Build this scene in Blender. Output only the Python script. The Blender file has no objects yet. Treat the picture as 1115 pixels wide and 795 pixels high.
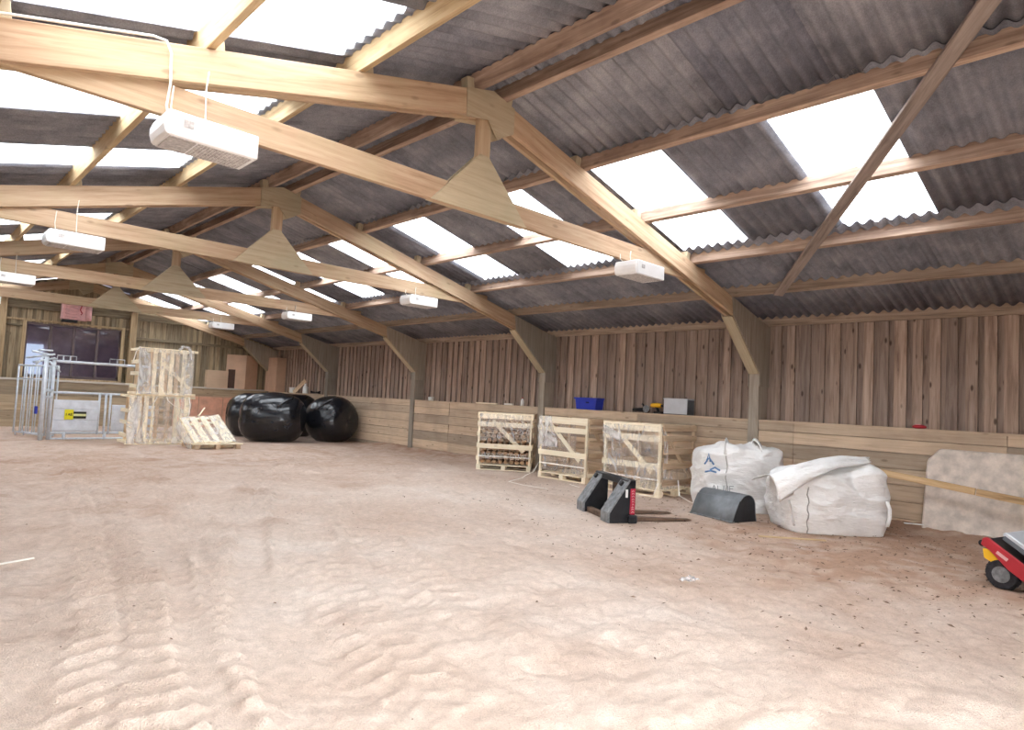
import bpy, math, random
import numpy as np
from mathutils import Vector, Matrix, noise as mn
random.seed(7); rng = np.random.default_rng(7)
S = bpy.context.scene
COL = S.collection
# ------------------------------------------------------------------ building constants (metres)
XA, ZR, SL = 4.18, 4.56, 0.26          # ridge x, rafter top at ridge, roof slope
XR, XL = 10.31, -1.95                  # inner faces of the kick boards
XB = 10.62                             # right boarding plane
YE = 23.92                             # far kick board face
YB = 24.12                             # far boarding plane
T1, DB = 4.81, 4.79                    # first truss, bay
ZL = 1.36                              # ledge height

# ------------------------------------------------------------------ helpers
def srgb(r, g, b):
    f = lambda c: (c/255/12.92) if c/255 <= .04045 else ((c/255+.055)/1.055)**2.4
    return (f(r), f(g), f(b), 1)

class MB:
    def __init__(s): s.v = []; s.f = []; s.t = []
    def add(s, verts, faces, M=None):
        n = len(s.v)
        for p in verts:
            p = Vector(p)
            s.v.append(tuple(M @ p) if M is not None else tuple(p))
        for f in faces: s.f.append(tuple(i+n for i in f))
        return s
    def box(s, x0, x1, y0, y1, z0, z1, M=None):
        v = [(x, y, z) for z in (z0, z1) for y in (y0, y1) for x in (x0, x1)]
        return s.add(v, [(0,2,3,1),(4,5,7,6),(0,1,5,4),(2,6,7,3),(0,4,6,2),(1,3,7,5)], M)
    def beam(s, p0, p1, w, h, up=(0,0,1)):
        M, L = frame(p0, p1, up)
        return s.box(0, L, -w/2, w/2, -h/2, h/2, M)
    def prism(s, poly, y0, y1, M=None):     # polygon in xz, extruded along y
        n = len(poly)
        v = [(x, y0, z) for x, z in poly]+[(x, y1, z) for x, z in poly]
        f = [tuple(range(n)), tuple(range(2*n-1, n-1, -1))]
        f += [(i, i+n, (i+1) % n+n, (i+1) % n) for i in range(n)]
        return s.add(v, f, M)
    def tube(s, pts, r, n=8, cap=True, M=None):
        pts = [Vector(p) for p in pts]; rs = r if isinstance(r, (list, tuple)) else [r]*len(pts)
        rings = []; ref = Vector((.3, .2, 1)).normalized()
        for i, p in enumerate(pts):
            d = (pts[min(i+1, len(pts)-1)]-pts[max(i-1, 0)]).normalized()
            a = d.cross(ref)
            if a.length < .05: a = d.cross(Vector((1, 0, 0)))
            a.normalize(); b = d.cross(a)
            rings.append([p+(a*math.cos(t)+b*math.sin(t))*rs[i] for t in [2*math.pi*k/n for k in range(n)]])
        v = [q for r_ in rings for q in r_]; f = []
        for i in range(len(pts)-1):
            for k in range(n):
                f.append((i*n+k, i*n+(k+1) % n, (i+1)*n+(k+1) % n, (i+1)*n+k))
        if cap: f += [tuple(range(n-1, -1, -1)), tuple(range((len(pts)-1)*n, len(pts)*n))]
        return s.add(v, f, M)
    def lathe(s, prof, n=24, M=None):      # profile (r,z) around z
        v = []; f = []
        for r, z in prof:
            for k in range(n):
                t = 2*math.pi*k/n; v.append((r*math.cos(t), r*math.sin(t), z))
        for i in range(len(prof)-1):
            for k in range(n): f.append((i*n+k, i*n+(k+1) % n, (i+1)*n+(k+1) % n, (i+1)*n+k))
        f += [tuple(range(n-1, -1, -1)), tuple(range((len(prof)-1)*n, len(prof)*n))]
        return s.add(v, f, M)
    def grid(s, rows, closed=False, M=None):  # rows: list of lists of points
        n = len(rows[0]); v = [p for r in rows for p in r]; f = []
        for i in range(len(rows)-1):
            for k in range(n if closed else n-1):
                f.append((i*n+k, i*n+(k+1) % n, (i+1)*n+(k+1) % n, (i+1)*n+k))
        return s.add(v, f, M)
    def build(s, name, mat, parent=None, smooth=False, bevel=0, loc=None, mw=None, solid=0, sub=0):
        me = bpy.data.meshes.new(name); me.from_pydata(s.v, [], s.f); me.update()
        if smooth: me.polygons.foreach_set('use_smooth', [True]*len(me.polygons))
        if mat: me.materials.append(mat)
        o = bpy.data.objects.new(name, me); COL.objects.link(o)
        if parent: o.parent = parent
        if mw is not None: o.matrix_local = mw
        if loc is not None: o.location = loc
        if solid:
            m = o.modifiers.new('Solidify', 'SOLIDIFY'); m.thickness = solid; m.offset = 0
        if sub:
            m = o.modifiers.new('Subsurf', 'SUBSURF'); m.levels = sub; m.render_levels = sub
        if bevel:
            m = o.modifiers.new('Bevel', 'BEVEL'); m.width = bevel; m.segments = 1; m.limit_method = 'ANGLE'
        return o

def frame(p0, p1, up=(0,0,1)):
    p0, p1 = Vector(p0), Vector(p1); x = (p1-p0); L = x.length; x.normalize()
    up = Vector(up); y = up.cross(x)
    if y.length < 1e-4: y = Vector((0,1,0)).cross(x)
    y.normalize(); z = x.cross(y)
    M = Matrix((( x.x, y.x, z.x, p0.x), (x.y, y.y, z.y, p0.y), (x.z, y.z, z.z, p0.z), (0,0,0,1)))
    return M, L

def timber(name, p0, p1, w, h, mat, parent=None, up=(0,0,1), bevel=.004):
    """a straight plank from p0 to p1 (w sideways, h along up); its grain runs along its own x"""
    M, L = frame(p0, p1, up)
    return MB().box(0, L, -w/2, w/2, -h/2, h/2).build(name, mat, parent, bevel=bevel, mw=M)

def tag(o, label, cat, group=None, kind=None):
    o['label'] = label
    if cat: o['category'] = cat
    if group: o['group'] = group
    if kind: o['kind'] = kind
    return o
def thing(name, label, cat, loc=(0,0,0), rz=0, group=None):
    o = bpy.data.objects.new(name, None); COL.objects.link(o)
    o.location = loc; o.rotation_euler = (0, 0, rz); o.empty_display_size = .1
    return tag(o, label, cat, group)
def structure(o):
    o['kind'] = 'structure'; return o
def copy_tree(o, parent=None):
    c = o.copy(); COL.objects.link(c)
    if parent is not None: c.parent = parent
    for ch in list(o.children): copy_tree(ch, c)
    return c
def roofz(x, off=0): return ZR+off-SL*abs(x-XA)
def R(a): return math.radians(a)

# ------------------------------------------------------------------ materials
def nodes(name):
    m = bpy.data.materials.new(name); m.use_nodes = True
    nt = m.node_tree; b = nt.nodes['Principled BSDF']
    return m, nt, b
def N(nt, t, **k):
    n = nt.nodes.new(t)
    for a, v in k.items():
        if a in n.inputs: n.inputs[a].default_value = v
        else: setattr(n, a, v)
    return n
def ramp(nt, fac, stops):
    r = nt.nodes.new('ShaderNodeValToRGB'); e = r.color_ramp.elements
    e[0].position, e[0].color = stops[0]; e[1].position, e[1].color = stops[-1]
    for p, c in stops[1:-1]:
        q = e.new(p); q.color = c
    nt.links.new(fac, r.inputs[0]); return r.outputs[0]
def mixc(nt, fac, a, b, mode='MIX'):
    m = nt.nodes.new('ShaderNodeMix'); m.data_type = 'RGBA'; m.blend_type = mode
    for s, v in ((0, fac), (6, a), (7, b)):
        if isinstance(v, bpy.types.NodeSocket): nt.links.new(v, m.inputs[s])
        else: m.inputs[s].default_value = v
    return m.outputs[2]
def coords(nt, scale=(1,1,1), rnd=True):
    tc = N(nt, 'ShaderNodeTexCoord'); mp = N(nt, 'ShaderNodeMapping'); mp.inputs['Scale'].default_value = scale
    nt.links.new(tc.outputs['Object'], mp.inputs['Vector'])
    if rnd:
        oi = N(nt, 'ShaderNodeObjectInfo'); mu = N(nt, 'ShaderNodeMath', operation='MULTIPLY'); mu.inputs[1].default_value = 37
        nt.links.new(oi.outputs['Random'], mu.inputs[0]); nt.links.new(mu.outputs[0], mp.inputs['Location'])
    return mp.outputs[0]
def noise(nt, vec, scale, detail=5, rough=.6, dist=0):
    n = N(nt, 'ShaderNodeTexNoise'); n.inputs['Scale'].default_value = scale; n.inputs['Detail'].default_value = detail
    n.inputs['Roughness'].default_value = rough; n.inputs['Distortion'].default_value = dist
    nt.links.new(vec, n.inputs['Vector']); return n.outputs['Fac']
def bump(nt, b, h, s, d=.01):
    bp = N(nt, 'ShaderNodeBump'); bp.inputs['Strength'].default_value = s; bp.inputs['Distance'].default_value = d
    nt.links.new(h, bp.inputs['Height']); nt.links.new(bp.outputs[0], b.inputs['Normal'])

def wood(name, light, mid, dark, axis=0, knots=.5, rough=.8, tone=False, stain=None, stain_amt=.4):
    m, nt, b = nodes(name)
    sc = [9.0, 9.0, 9.0]; sc[axis] = .55
    v = coords(nt, sc)
    g = noise(nt, v, 2.2, 7, .65, .5)
    c = ramp(nt, g, [(.28, dark), (.47, mid), (.68, light)])
    big = noise(nt, coords(nt, (1,1,1)), 1.1, 4)
    if stain: c = mixc(nt, ramp(nt, big, [(.45, (0,0,0,1)), (.72, (stain_amt,)*3+(1,))]), c, stain)
    if knots:
        ks = [6.5, 6.5, 6.5]; ks[axis] = 2.6
        vo = N(nt, 'ShaderNodeTexVoronoi'); nt.links.new(coords(nt, ks), vo.inputs['Vector']); vo.inputs['Scale'].default_value = 1
        k = ramp(nt, vo.outputs['Distance'], [(.07, (knots,)*3+(1,)), (.15, (0,0,0,1))])
        c = mixc(nt, k, c, (dark[0]*.35, dark[1]*.3, dark[2]*.28, 1))
    if tone:
        at = N(nt, 'ShaderNodeAttribute', attribute_name='tone')
        c = mixc(nt, 1.0, c, ramp(nt, at.outputs['Fac'], [(0, (.62,.62,.64,1)), (1, (1.14,1.1,1.06,1))]), 'MULTIPLY')
    else:
        oi = N(nt, 'ShaderNodeObjectInfo')
        c = mixc(nt, 1.0, c, ramp(nt, oi.outputs['Random'], [(0, (.86,.86,.86,1)), (1, (1.08,1.06,1.03,1))]), 'MULTIPLY')
    nt.links.new(c, b.inputs['Base Color']); b.inputs['Roughness'].default_value = rough
    b.inputs['Specular IOR Level'].default_value = .25
    bump(nt, b, g, .35, .004)
    return m
def plain(name, col, rough=.6, metal=0, var=.12, vs=6, bumps=0, spec=.4, bscale=None):
    m, nt, b = nodes(name)
    n = noise(nt, coords(nt), vs, 5)
    d = tuple(c*(1-var*1.6) for c in col[:3])+(1,); l = tuple(min(1, c*(1+var)) for c in col[:3])+(1,)
    nt.links.new(ramp(nt, n, [(.3, d), (.7, l)]), b.inputs['Base Color'])
    b.inputs['Roughness'].default_value = rough; b.inputs['Metallic'].default_value = metal
    b.inputs['Specular IOR Level'].default_value = spec
    if bumps: bump(nt, b, noise(nt, coords(nt), bscale or vs*3, 6), bumps, .01)
    return m

M = {}
M['truss'] = wood('truss timber', srgb(196,172,146), srgb(180,152,126), srgb(152,124,98), stain=srgb(178,166,132), stain_amt=.5, knots=.35)
M['ply'] = wood('weathered plywood', srgb(196,182,156), srgb(184,168,142), srgb(162,144,118), stain=srgb(164,158,132), stain_amt=.5, knots=.25)
M['post'] = wood('grey weathered plywood', srgb(172,164,152), srgb(158,148,136), srgb(134,124,114), axis=2, stain=srgb(140,134,122), stain_amt=.5, knots=.15)
M['purlin'] = wood('purlin timber', srgb(204,180,160), srgb(172,148,132), srgb(126,106,94), stain=srgb(120,96,84), stain_amt=.7, knots=.4)
M['purlin_pale'] = wood('pale purlin timber', srgb(208,188,154), srgb(192,168,132), srgb(156,130,98), stain=srgb(150,128,96), stain_amt=.6, knots=.3)
M['brace'] = wood('grey brace timber', srgb(176,162,152), srgb(152,138,130), srgb(110,98,92), knots=.2)
M['board'] = wood('wall boarding', srgb(190,172,158), srgb(166,146,132), srgb(120,102,92), axis=2, knots=.85, tone=True)
M['kick'] = wood('kick boards', srgb(214,196,172), srgb(202,182,158), srgb(178,156,134), axis=1, knots=.5, tone=True, stain=srgb(158,140,124), stain_amt=.6)
M['kick_far'] = wood('far kick boards', srgb(196,180,154), srgb(182,164,138), srgb(156,138,114), axis=0, knots=.4, tone=True)
M['board_far'] = wood('far wall boarding', srgb(186,172,144), srgb(160,144,118), srgb(112,98,80), axis=2, knots=.4, tone=True, stain=srgb(140,128,102), stain_amt=.4)
M['rail_far'] = wood('far wall rails', srgb(150,138,114), srgb(122,110,92), srgb(88,78,66), axis=0, knots=.2)
M['post_far'] = wood('far wall posts', srgb(190,168,134), srgb(172,148,116), srgb(132,110,86), axis=0, knots=.2)
M['plate'] = wood('eave plate timber', srgb(182,164,146), srgb(158,140,124), srgb(114,98,88), axis=0, knots=.3)
M['pallet'] = wood('pale pallet wood', srgb(250,240,218), srgb(246,234,208), srgb(232,214,182), knots=.3)
M['pallet_brown'] = wood('browner pallet wood', srgb(224,202,174), srgb(208,184,156), srgb(176,150,124), knots=.3)  # brown wood, also the shaded copy of the pale slats on crate sides
M['pole'] = wood('worn rail wood', srgb(224,196,156), srgb(202,170,128), srgb(150,118,86), knots=.5)
M['log'] = wood('firewood', srgb(206,176,142), srgb(168,132,100), srgb(98,72,54), knots=.3)
M['galv'] = plain('galvanised steel', srgb(218,225,234), .42, .25, .1, 9, spec=.5)
M['galv_sheet'] = plain('galvanised sheet', srgb(222,228,238), .4, .1, .12, 4, spec=.5)
M['white_metal'] = plain('white enamelled metal', srgb(238,238,238), .45, 0, .03)
M['lamp_under'] = plain('lamp underside', srgb(196,192,190), .5, .2, .25, 40)
M['cable'] = plain('pale cable', srgb(224,218,206), .6, 0, .05)
M['black_film'] = plain('black bale wrap', srgb(30,31,36), .22, 0, .2, 5, .25, .55, 9)
M['black_steel'] = plain('black painted steel', srgb(38,40,44), .45, .2, .25, 7)
M['worn_steel'] = plain('worn dark steel', srgb(136,138,140), .42, .2, .35, 14)
M['bucket'] = plain('grey black bucket steel', srgb(122,126,130), .5, .1, .2, 6)
M['rust'] = plain('rusty steel', srgb(120,98,82), .8, .3, .3, 12)
M['cardboard'] = plain('cardboard', srgb(206,172,146), .85, 0, .06, 3)
M['cardboard_pale'] = plain('pale cardboard', srgb(214,186,158), .85, 0, .06, 3)
M['slot'] = plain('dark slot', srgb(92,70,62), .9, 0, .1)
M['terracotta'] = plain('terracotta painted board', srgb(226,172,146), .85, 0, .12, 5)
M['blue'] = plain('blue plastic', srgb(46,62,176), .4, 0, .06)
M['blue_dark'] = plain('dark blue plastic', srgb(24,30,84), .45, 0, .06)
M['silver'] = plain('silver painted box', srgb(206,210,216), .4, .3, .05)
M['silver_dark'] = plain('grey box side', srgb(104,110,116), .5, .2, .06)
M['yellow'] = plain('yellow plastic', srgb(240,186,40), .45, 0, .05)
M['black_plastic'] = plain('black plastic', srgb(36,34,36), .5, 0, .1)
M['rubber'] = plain('black rubber', srgb(48,46,50), .85, 0, .35, 26, .4)
M['red'] = plain('red paint', srgb(178,46,56), .4, 0, .1, 6)
M['red_pink'] = plain('faded red plastic', srgb(222,172,172), .6, 0, .14, 6)
M['red_label'] = plain('red label', srgb(176,42,66), .5, 0, .1)
M['white'] = plain('white plastic', srgb(240,240,238), .5, 0, .03)
M['strap'] = plain('white strap', srgb(246,240,230), .6, 0, .03)
M['sign_yellow'] = plain('sign yellow', srgb(240,232,40), .5, 0, .04)
M['sign_pale'] = plain('sign pale yellow', srgb(232,234,176), .5, 0, .04)
M['sign_black'] = plain('sign black', srgb(40,42,36), .5, 0, .04)
M['concrete'] = plain('rough concrete', srgb(226,214,202), .95, 0, .16, 7, 1.0, .2, 30)
M['dirt'] = plain('dark dirt', srgb(104,84,70), .95, 0, .3, 30)
M['chip'] = plain('bark chips', srgb(124,100,84), .95, 0, .4, 60)
M['room_dark'] = plain('dark room wall', srgb(196,184,204), .9, 0, .2, 2)
M['frame_dark'] = plain('dark window frame', srgb(104,90,92), .6, 0, .1)
M['trim_pale'] = wood('pale ledge lip', srgb(214,210,202), srgb(200,194,184), srgb(172,164,152), knots=.1)
M['trim_wood'] = wood('window trim timber', srgb(206,184,150), srgb(182,158,124), srgb(140,116,88), axis=2, knots=.2)

def sheet_mat():
    m, nt, b = nodes('fibre cement sheet')
    n = noise(nt, coords(nt, (1,1,1), False), 2.2, 8, .7)
    c = ramp(nt, n, [(.3, srgb(110,111,118)), (.5, srgb(140,141,148)), (.75, srgb(172,172,176))])
    at = N(nt, 'ShaderNodeAttribute', attribute_name='tone')
    c = mixc(nt, 1.0, c, ramp(nt, at.outputs['Fac'], [(0, (.8,.8,.84,1)), (1, (1.1,1.08,1.06,1))]), 'MULTIPLY')
    fine = noise(nt, coords(nt, (1,1,1), False), 90, 4)
    c = mixc(nt, 1.0, c, ramp(nt, fine, [(.25, (.72,.72,.72,1)), (.7, (1.12,1.12,1.12,1))]), 'MULTIPLY')
    nt.links.new(c, b.inputs['Base Color']); b.inputs['Roughness'].default_value = .9; b.inputs['Specular IOR Level'].default_value = .2
    return m
M['sheet'] = sheet_mat()
def skylight_mat():
    m = bpy.data.materials.new('translucent roof sheet'); m.use_nodes = True; nt = m.node_tree
    nt.nodes.remove(nt.nodes['Principled BSDF']); out = nt.nodes['Material Output']
    tr = N(nt, 'ShaderNodeBsdfTransparent'); tr.inputs[0].default_value = (.86,.88,.90,1)
    tl = N(nt, 'ShaderNodeBsdfTranslucent'); tl.inputs[0].default_value = (.86,.87,.87,1)
    mx = N(nt, 'ShaderNodeMixShader')
    n = noise(nt, coords(nt, (1,1,1), False), 5, 5)
    f = N(nt, 'ShaderNodeMapRange'); f.inputs['To Min'].default_value = .3; f.inputs['To Max'].default_value = .55
    nt.links.new(n, f.inputs['Value']); nt.links.new(f.outputs[0], mx.inputs[0])
    nt.links.new(tr.outputs[0], mx.inputs[1]); nt.links.new(tl.outputs[0], mx.inputs[2]); nt.links.new(mx.outputs[0], out.inputs[0])
    return m
M['skylight'] = skylight_mat()
def film_mat(name, lo, hi, tint=(.97,.97,.98,1)):
    m, nt, b = nodes(name); out = nt.nodes['Material Output']
    b.inputs['Base Color'].default_value = tint; b.inputs['Roughness'].default_value = .25
    tr = N(nt, 'ShaderNodeBsdfTransparent'); mx = N(nt, 'ShaderNodeMixShader')
    n = noise(nt, coords(nt, (1.6,1.6,.6)), 3.2, 4, .6, 2.0)
    f = N(nt, 'ShaderNodeMapRange'); f.inputs['From Min'].default_value = .38; f.inputs['From Max'].default_value = .68
    f.inputs['To Min'].default_value = lo; f.inputs['To Max'].default_value = hi
    nt.links.new(n, f.inputs['Value']); nt.links.new(f.outputs[0], mx.inputs[0])
    tl = N(nt, 'ShaderNodeBsdfTranslucent'); tl.inputs[0].default_value = (.95,.95,.96,1); m2 = N(nt, 'ShaderNodeMixShader'); m2.inputs[0].default_value = .45
    nt.links.new(b.outputs[0], m2.inputs[1]); nt.links.new(tl.outputs[0], m2.inputs[2])
    nt.links.new(tr.outputs[0], mx.inputs[1]); nt.links.new(m2.outputs[0], mx.inputs[2]); nt.links.new(mx.outputs[0], out.inputs[0])
    bump(nt, b, n, .8, .02)
    return m
M['film'] = film_mat('clear stretch film', .03, .34)
M['film_thick'] = film_mat('bunched stretch film', .18, .65)
def bag_mat():
    m, nt, b = nodes('woven white bag')
    n = noise(nt, coords(nt), 3, 6, .6)
    c = ramp(nt, n, [(.3, srgb(232,229,226)), (.6, srgb(246,245,243))])
    d = noise(nt, coords(nt), 9, 5)
    c = mixc(nt, ramp(nt, d, [(.6, (0,0,0,1)), (.8, (.22,.22,.22,1))]), c, srgb(206,190,174))
    nt.links.new(c, b.inputs['Base Color']); b.inputs['Roughness'].default_value = .55; b.inputs['Specular IOR Level'].default_value = .3
    wv = noise(nt, coords(nt, (2,2,9)), 3.2, 5, .55, 1.0)
    bump(nt, b, wv, .55, .035)
    return m
M['bag'] = bag_mat()
M['bag_seam'] = plain('bag seam', srgb(176,172,166), .8, 0, .1)
M['bag_blue'] = plain('blue print', srgb(110,146,190), .7, 0, .2, 20)
M['bag_grey'] = plain('grey print', srgb(150,150,152), .7, 0, .1)
def sand_mat():
    m, nt, b = nodes('sand')
    co = coords(nt, (1,1,1), False)
    n1 = noise(nt, co, .55, 5); n2 = noise(nt, co, 14, 6, .7); n3 = noise(nt, co, 120, 3)
    c = ramp(nt, n1, [(.3, srgb(220,196,178)), (.52, srgb(231,212,197)), (.7, srgb(240,226,214))])
    c = mixc(nt, 1.0, c, ramp(nt, n2, [(.25, (.80,.78,.76,1)), (.7, (1.06,1.06,1.06,1))]), 'MULTIPLY')
    c = mixc(nt, 1.0, c, ramp(nt, n3, [(.25, (.80,.79,.78,1)), (.7, (1.08,1.08,1.08,1))]), 'MULTIPLY')
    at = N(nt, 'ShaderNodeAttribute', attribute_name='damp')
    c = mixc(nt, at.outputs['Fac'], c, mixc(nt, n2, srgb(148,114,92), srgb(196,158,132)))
    nt.links.new(c, b.inputs['Base Color']); b.inputs['Roughness'].default_value = .95; b.inputs['Specular IOR Level'].default_value = .15
    ad = N(nt, 'ShaderNodeMath', operation='ADD'); nt.links.new(n2, ad.inputs[0]); nt.links.new(n3, ad.inputs[1])
    bump(nt, b, ad.outputs[0], .8, .02)
    return m
M['sand'] = sand_mat()
def glass_mat():
    m, nt, b = nodes('dark window glass'); out = nt.nodes['Material Output']
    gl = N(nt, 'ShaderNodeBsdfGlossy'); gl.inputs['Roughness'].default_value = .03; gl.inputs[0].default_value = (.9,.9,.95,1)
    tr = N(nt, 'ShaderNodeBsdfTransparent'); tr.inputs[0].default_value = (.8,.8,.84,1)
    fr = N(nt, 'ShaderNodeFresnel'); fr.inputs[0].default_value = 1.6
    mx = N(nt, 'ShaderNodeMixShader'); nt.links.new(fr.outputs[0], mx.inputs[0])
    nt.links.new(tr.outputs[0], mx.inputs[1]); nt.links.new(gl.outputs[0], mx.inputs[2]); nt.links.new(mx.outputs[0], out.inputs[0])
    return m
M['glass'] = glass_mat()
def emit(name, col, s):
    m, nt, b = nodes(name); b.inputs['Emission Color'].default_value = col; b.inputs['Emission Strength'].default_value = s
    b.inputs['Base Color'].default_value = (.1,.1,.1,1); return m
M['daylit'] = emit('daylit pane', srgb(196,214,236), .75)

# ------------------------------------------------------------------ floor
def vnoise(x, y, f, seed):
    r = np.random.default_rng(seed); T = r.random((256, 256))
    X, Y = x*f+50, y*f+50; i, j = np.floor(X).astype(int), np.floor(Y).astype(int); u, v = X-i, Y-j
    u = u*u*(3-2*u); v = v*v*(3-2*v); g = lambda a, b: T[a % 256, b % 256]
    return (g(i,j)*(1-u)+g(i+1,j)*u)*(1-v)+(g(i,j+1)*(1-u)+g(i+1,j+1)*u)*v
def track(X, Y, pts, half, kind, amp, H, period=.21):
    pts = np.array(pts, float); best = np.full(X.shape, 1e9); SS = np.zeros(X.shape); LL = np.zeros(X.shape); acc = 0
    for a, b in zip(pts[:-1], pts[1:]):
        d = b-a; L = np.hypot(*d); d /= L
        s = np.clip((X-a[0])*d[0]+(Y-a[1])*d[1], 0, L)
        lx, ly = X-(a[0]+d[0]*s), Y-(a[1]+d[1]*s); dist = np.hypot(lx, ly)
        lat = -lx*d[1]+ly*d[0]; m = dist < best
        best[m] = dist[m]; SS[m] = (s+acc)[m]; LL[m] = lat[m]; acc += L
    edge = np.clip((half-best)/.05, 0, 1); edge = edge*edge*(3-2*edge)
    ends = np.clip(SS/.6, 0, 1)*np.clip((acc-SS)/.6, 0, 1); edge *= ends
    rim = np.exp(-((best-half)/.05)**2)*ends*.012
    brk = .55+.6*vnoise(X, Y, 1.6, 91)
    if kind == 'lug':
        ph = (SS+np.abs(LL)*.42+LL*.25)/period+np.where(LL > 0, .5, 0)
        w = ph-np.floor(ph); lug = np.clip(np.minimum(w/.10, (.5-w)/.28), 0, 1)*np.clip(np.abs(LL)/.04, 0, 1)
        return H*(1-edge*.6)+edge*(amp*lug*brk-.012)+rim
    w = np.sin(2*np.pi*SS/.07)*np.sign(np.sin(2*np.pi*LL/.09))*.5
    return H*(1-edge*.85)+edge*(amp*w*brk-.018)+rim
def make_floor():
    xs = np.linspace(-1.97, 10.6, 500)
    ys = [-.8]; 
    while ys[-1] < 24.15: ys.append(ys[-1]+max(.02, min(.07, .0042*max(ys[-1], 0)+.008)))
    ys = np.array(ys); X, Y = np.meshgrid(xs, ys)
    H = (vnoise(X,Y,.5,1)-.5)*.07+(vnoise(X,Y,1.7,2)-.5)*.035+(vnoise(X,Y,5,3)-.5)*.019+(vnoise(X,Y,12,4)-.5)*.015
    # scuffs and hoof marks
    hm = vnoise(X,Y,3.2,5); H += np.where(hm > .6, (hm-.6)*-.11, 0)+(vnoise(X,Y,26,15)-.5)*.012+(vnoise(X*.5,Y,9,16)-.5)*.014
    tr = lambda *a, **k: track(X, Y, *a, **k)
    H = tr([(.35,1.5),(.8,3.2),(1.15,4.45),(1.62,7.2),(2.2,11),(2.7,15)], .27, 'lug', .05, H=H)
    H = tr([(1.0,2.2),(1.55,4.2),(2.2,6.3),(2.9,9.5),(3.3,14)], .26, 'lug', .04, H=H)
    H = tr([(2.0,4.9),(2.7,6.6),(3.7,8.8),(5.2,11.6),(6.8,13.6)], .3, 'lug', .045, H=H)
    H = tr([(2.9,3.4),(3.6,5.6),(4.6,7.6),(6.4,10),(8.0,11.5)], .27, 'lug', .025, H=H)
    H = tr([(-.2,2.2),(.1,4.2),(.5,7.0),(1.2,11)], .24, 'lug', .035, H=H)
    H = tr([(1.9,2.2),(2.5,4.4),(3.4,6.6),(4.6,9.0)], .24, 'lug', .025, H=H)
    H = tr([(1.05,2.0),(1.3,3.6),(1.62,4.9),(2.0,6.6)], .11, 'car', .004, H=H)
    H = tr([(1.25,1.8),(1.75,4.0),(2.5,5.9),(3.2,7.6)], .16, 'car', .005, H=H)
    # sand banked up along the kick boards and under the slab
    bank = np.exp(-np.clip(XR-X, 0, 9)/.35)*(.09+.06*vnoise(X,Y,1.1,7))*np.clip((Y-9.5)/1.5, 0, 1)
    bank += np.exp(-(((X-10.15)/.5)**2+((Y-2.2)/1.6)**2))*.10
    H += bank
    # flat beneath what stands on it
    for cx, cy, r in ((9.6,9.9,1.1),(9.9,8.2,1.0),(9.8,6.5,1.1),(9.3,4.7,.9),(9.1,3.2,.9),(7.2,5.2,.9),(8.5,4.5,.6),(4.75,17.5,1.1),(5.9,16.3,1.2),(8.6,18.2,2.2),(3.6,19.2,1.8),(7.6,1.0,.6)):
        d = np.hypot(X-cx, Y-cy); k = np.clip((r+.4-d)/.4, 0, 1); H = H*(1-.9*k)
    brown_mix = np.clip((X-4.0+(vnoise(X,Y,.8,11)-.5)*2.5)/3.6, 0, 1)*np.clip((6.5-Y)/4, 0, 1)*.8  # damp, dirty sand towards the near right corner
    brown_mix += np.clip((vnoise(X,Y,1.3,12)-.66)*3, 0, 1)*.35+np.exp(-np.clip(XR-X,0,9)/.4)*.35
    brown_mix += np.clip((3.2-X-Y*.12)/3.5, 0, 1)*np.clip((Y-3)/6, 0, 1)*.22+np.clip((Y-6)/7, 0, 1)*.42  # plain browner tone towards the left side and the far end
    brown_mix = np.clip(brown_mix*(.55+.8*vnoise(X,Y,7,13)), 0, .85)
    v = np.stack([X, Y, H], -1).reshape(-1, 3); ny, nx = X.shape
    i = np.arange(ny*nx).reshape(ny, nx); q = np.stack([i[:-1,:-1], i[:-1,1:], i[1:,1:], i[1:,:-1]], -1).reshape(-1, 4)
    me = bpy.data.meshes.new('floor'); me.vertices.add(len(v)); me.vertices.foreach_set('co', v.ravel().astype(np.float32))
    me.loops.add(q.size); me.loops.foreach_set('vertex_index', q.ravel().astype(np.int32))
    me.polygons.add(len(q)); me.polygons.foreach_set('loop_start', np.arange(0, q.size, 4, dtype=np.int32))
    me.polygons.foreach_set('use_smooth', [True]*len(q)); me.update(); me.validate()
    a = me.attributes.new('damp', 'FLOAT', 'POINT'); a.data.foreach_set('value', brown_mix.ravel().astype(np.float32))
    me.materials.append(M['sand'])
    o = bpy.data.objects.new('floor', me); COL.objects.link(o); structure(o)
make_floor()
structure(MB().box(-30, 40, -40, -.75, -.2, -.03).build('floor_yard', M['sand']))

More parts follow.
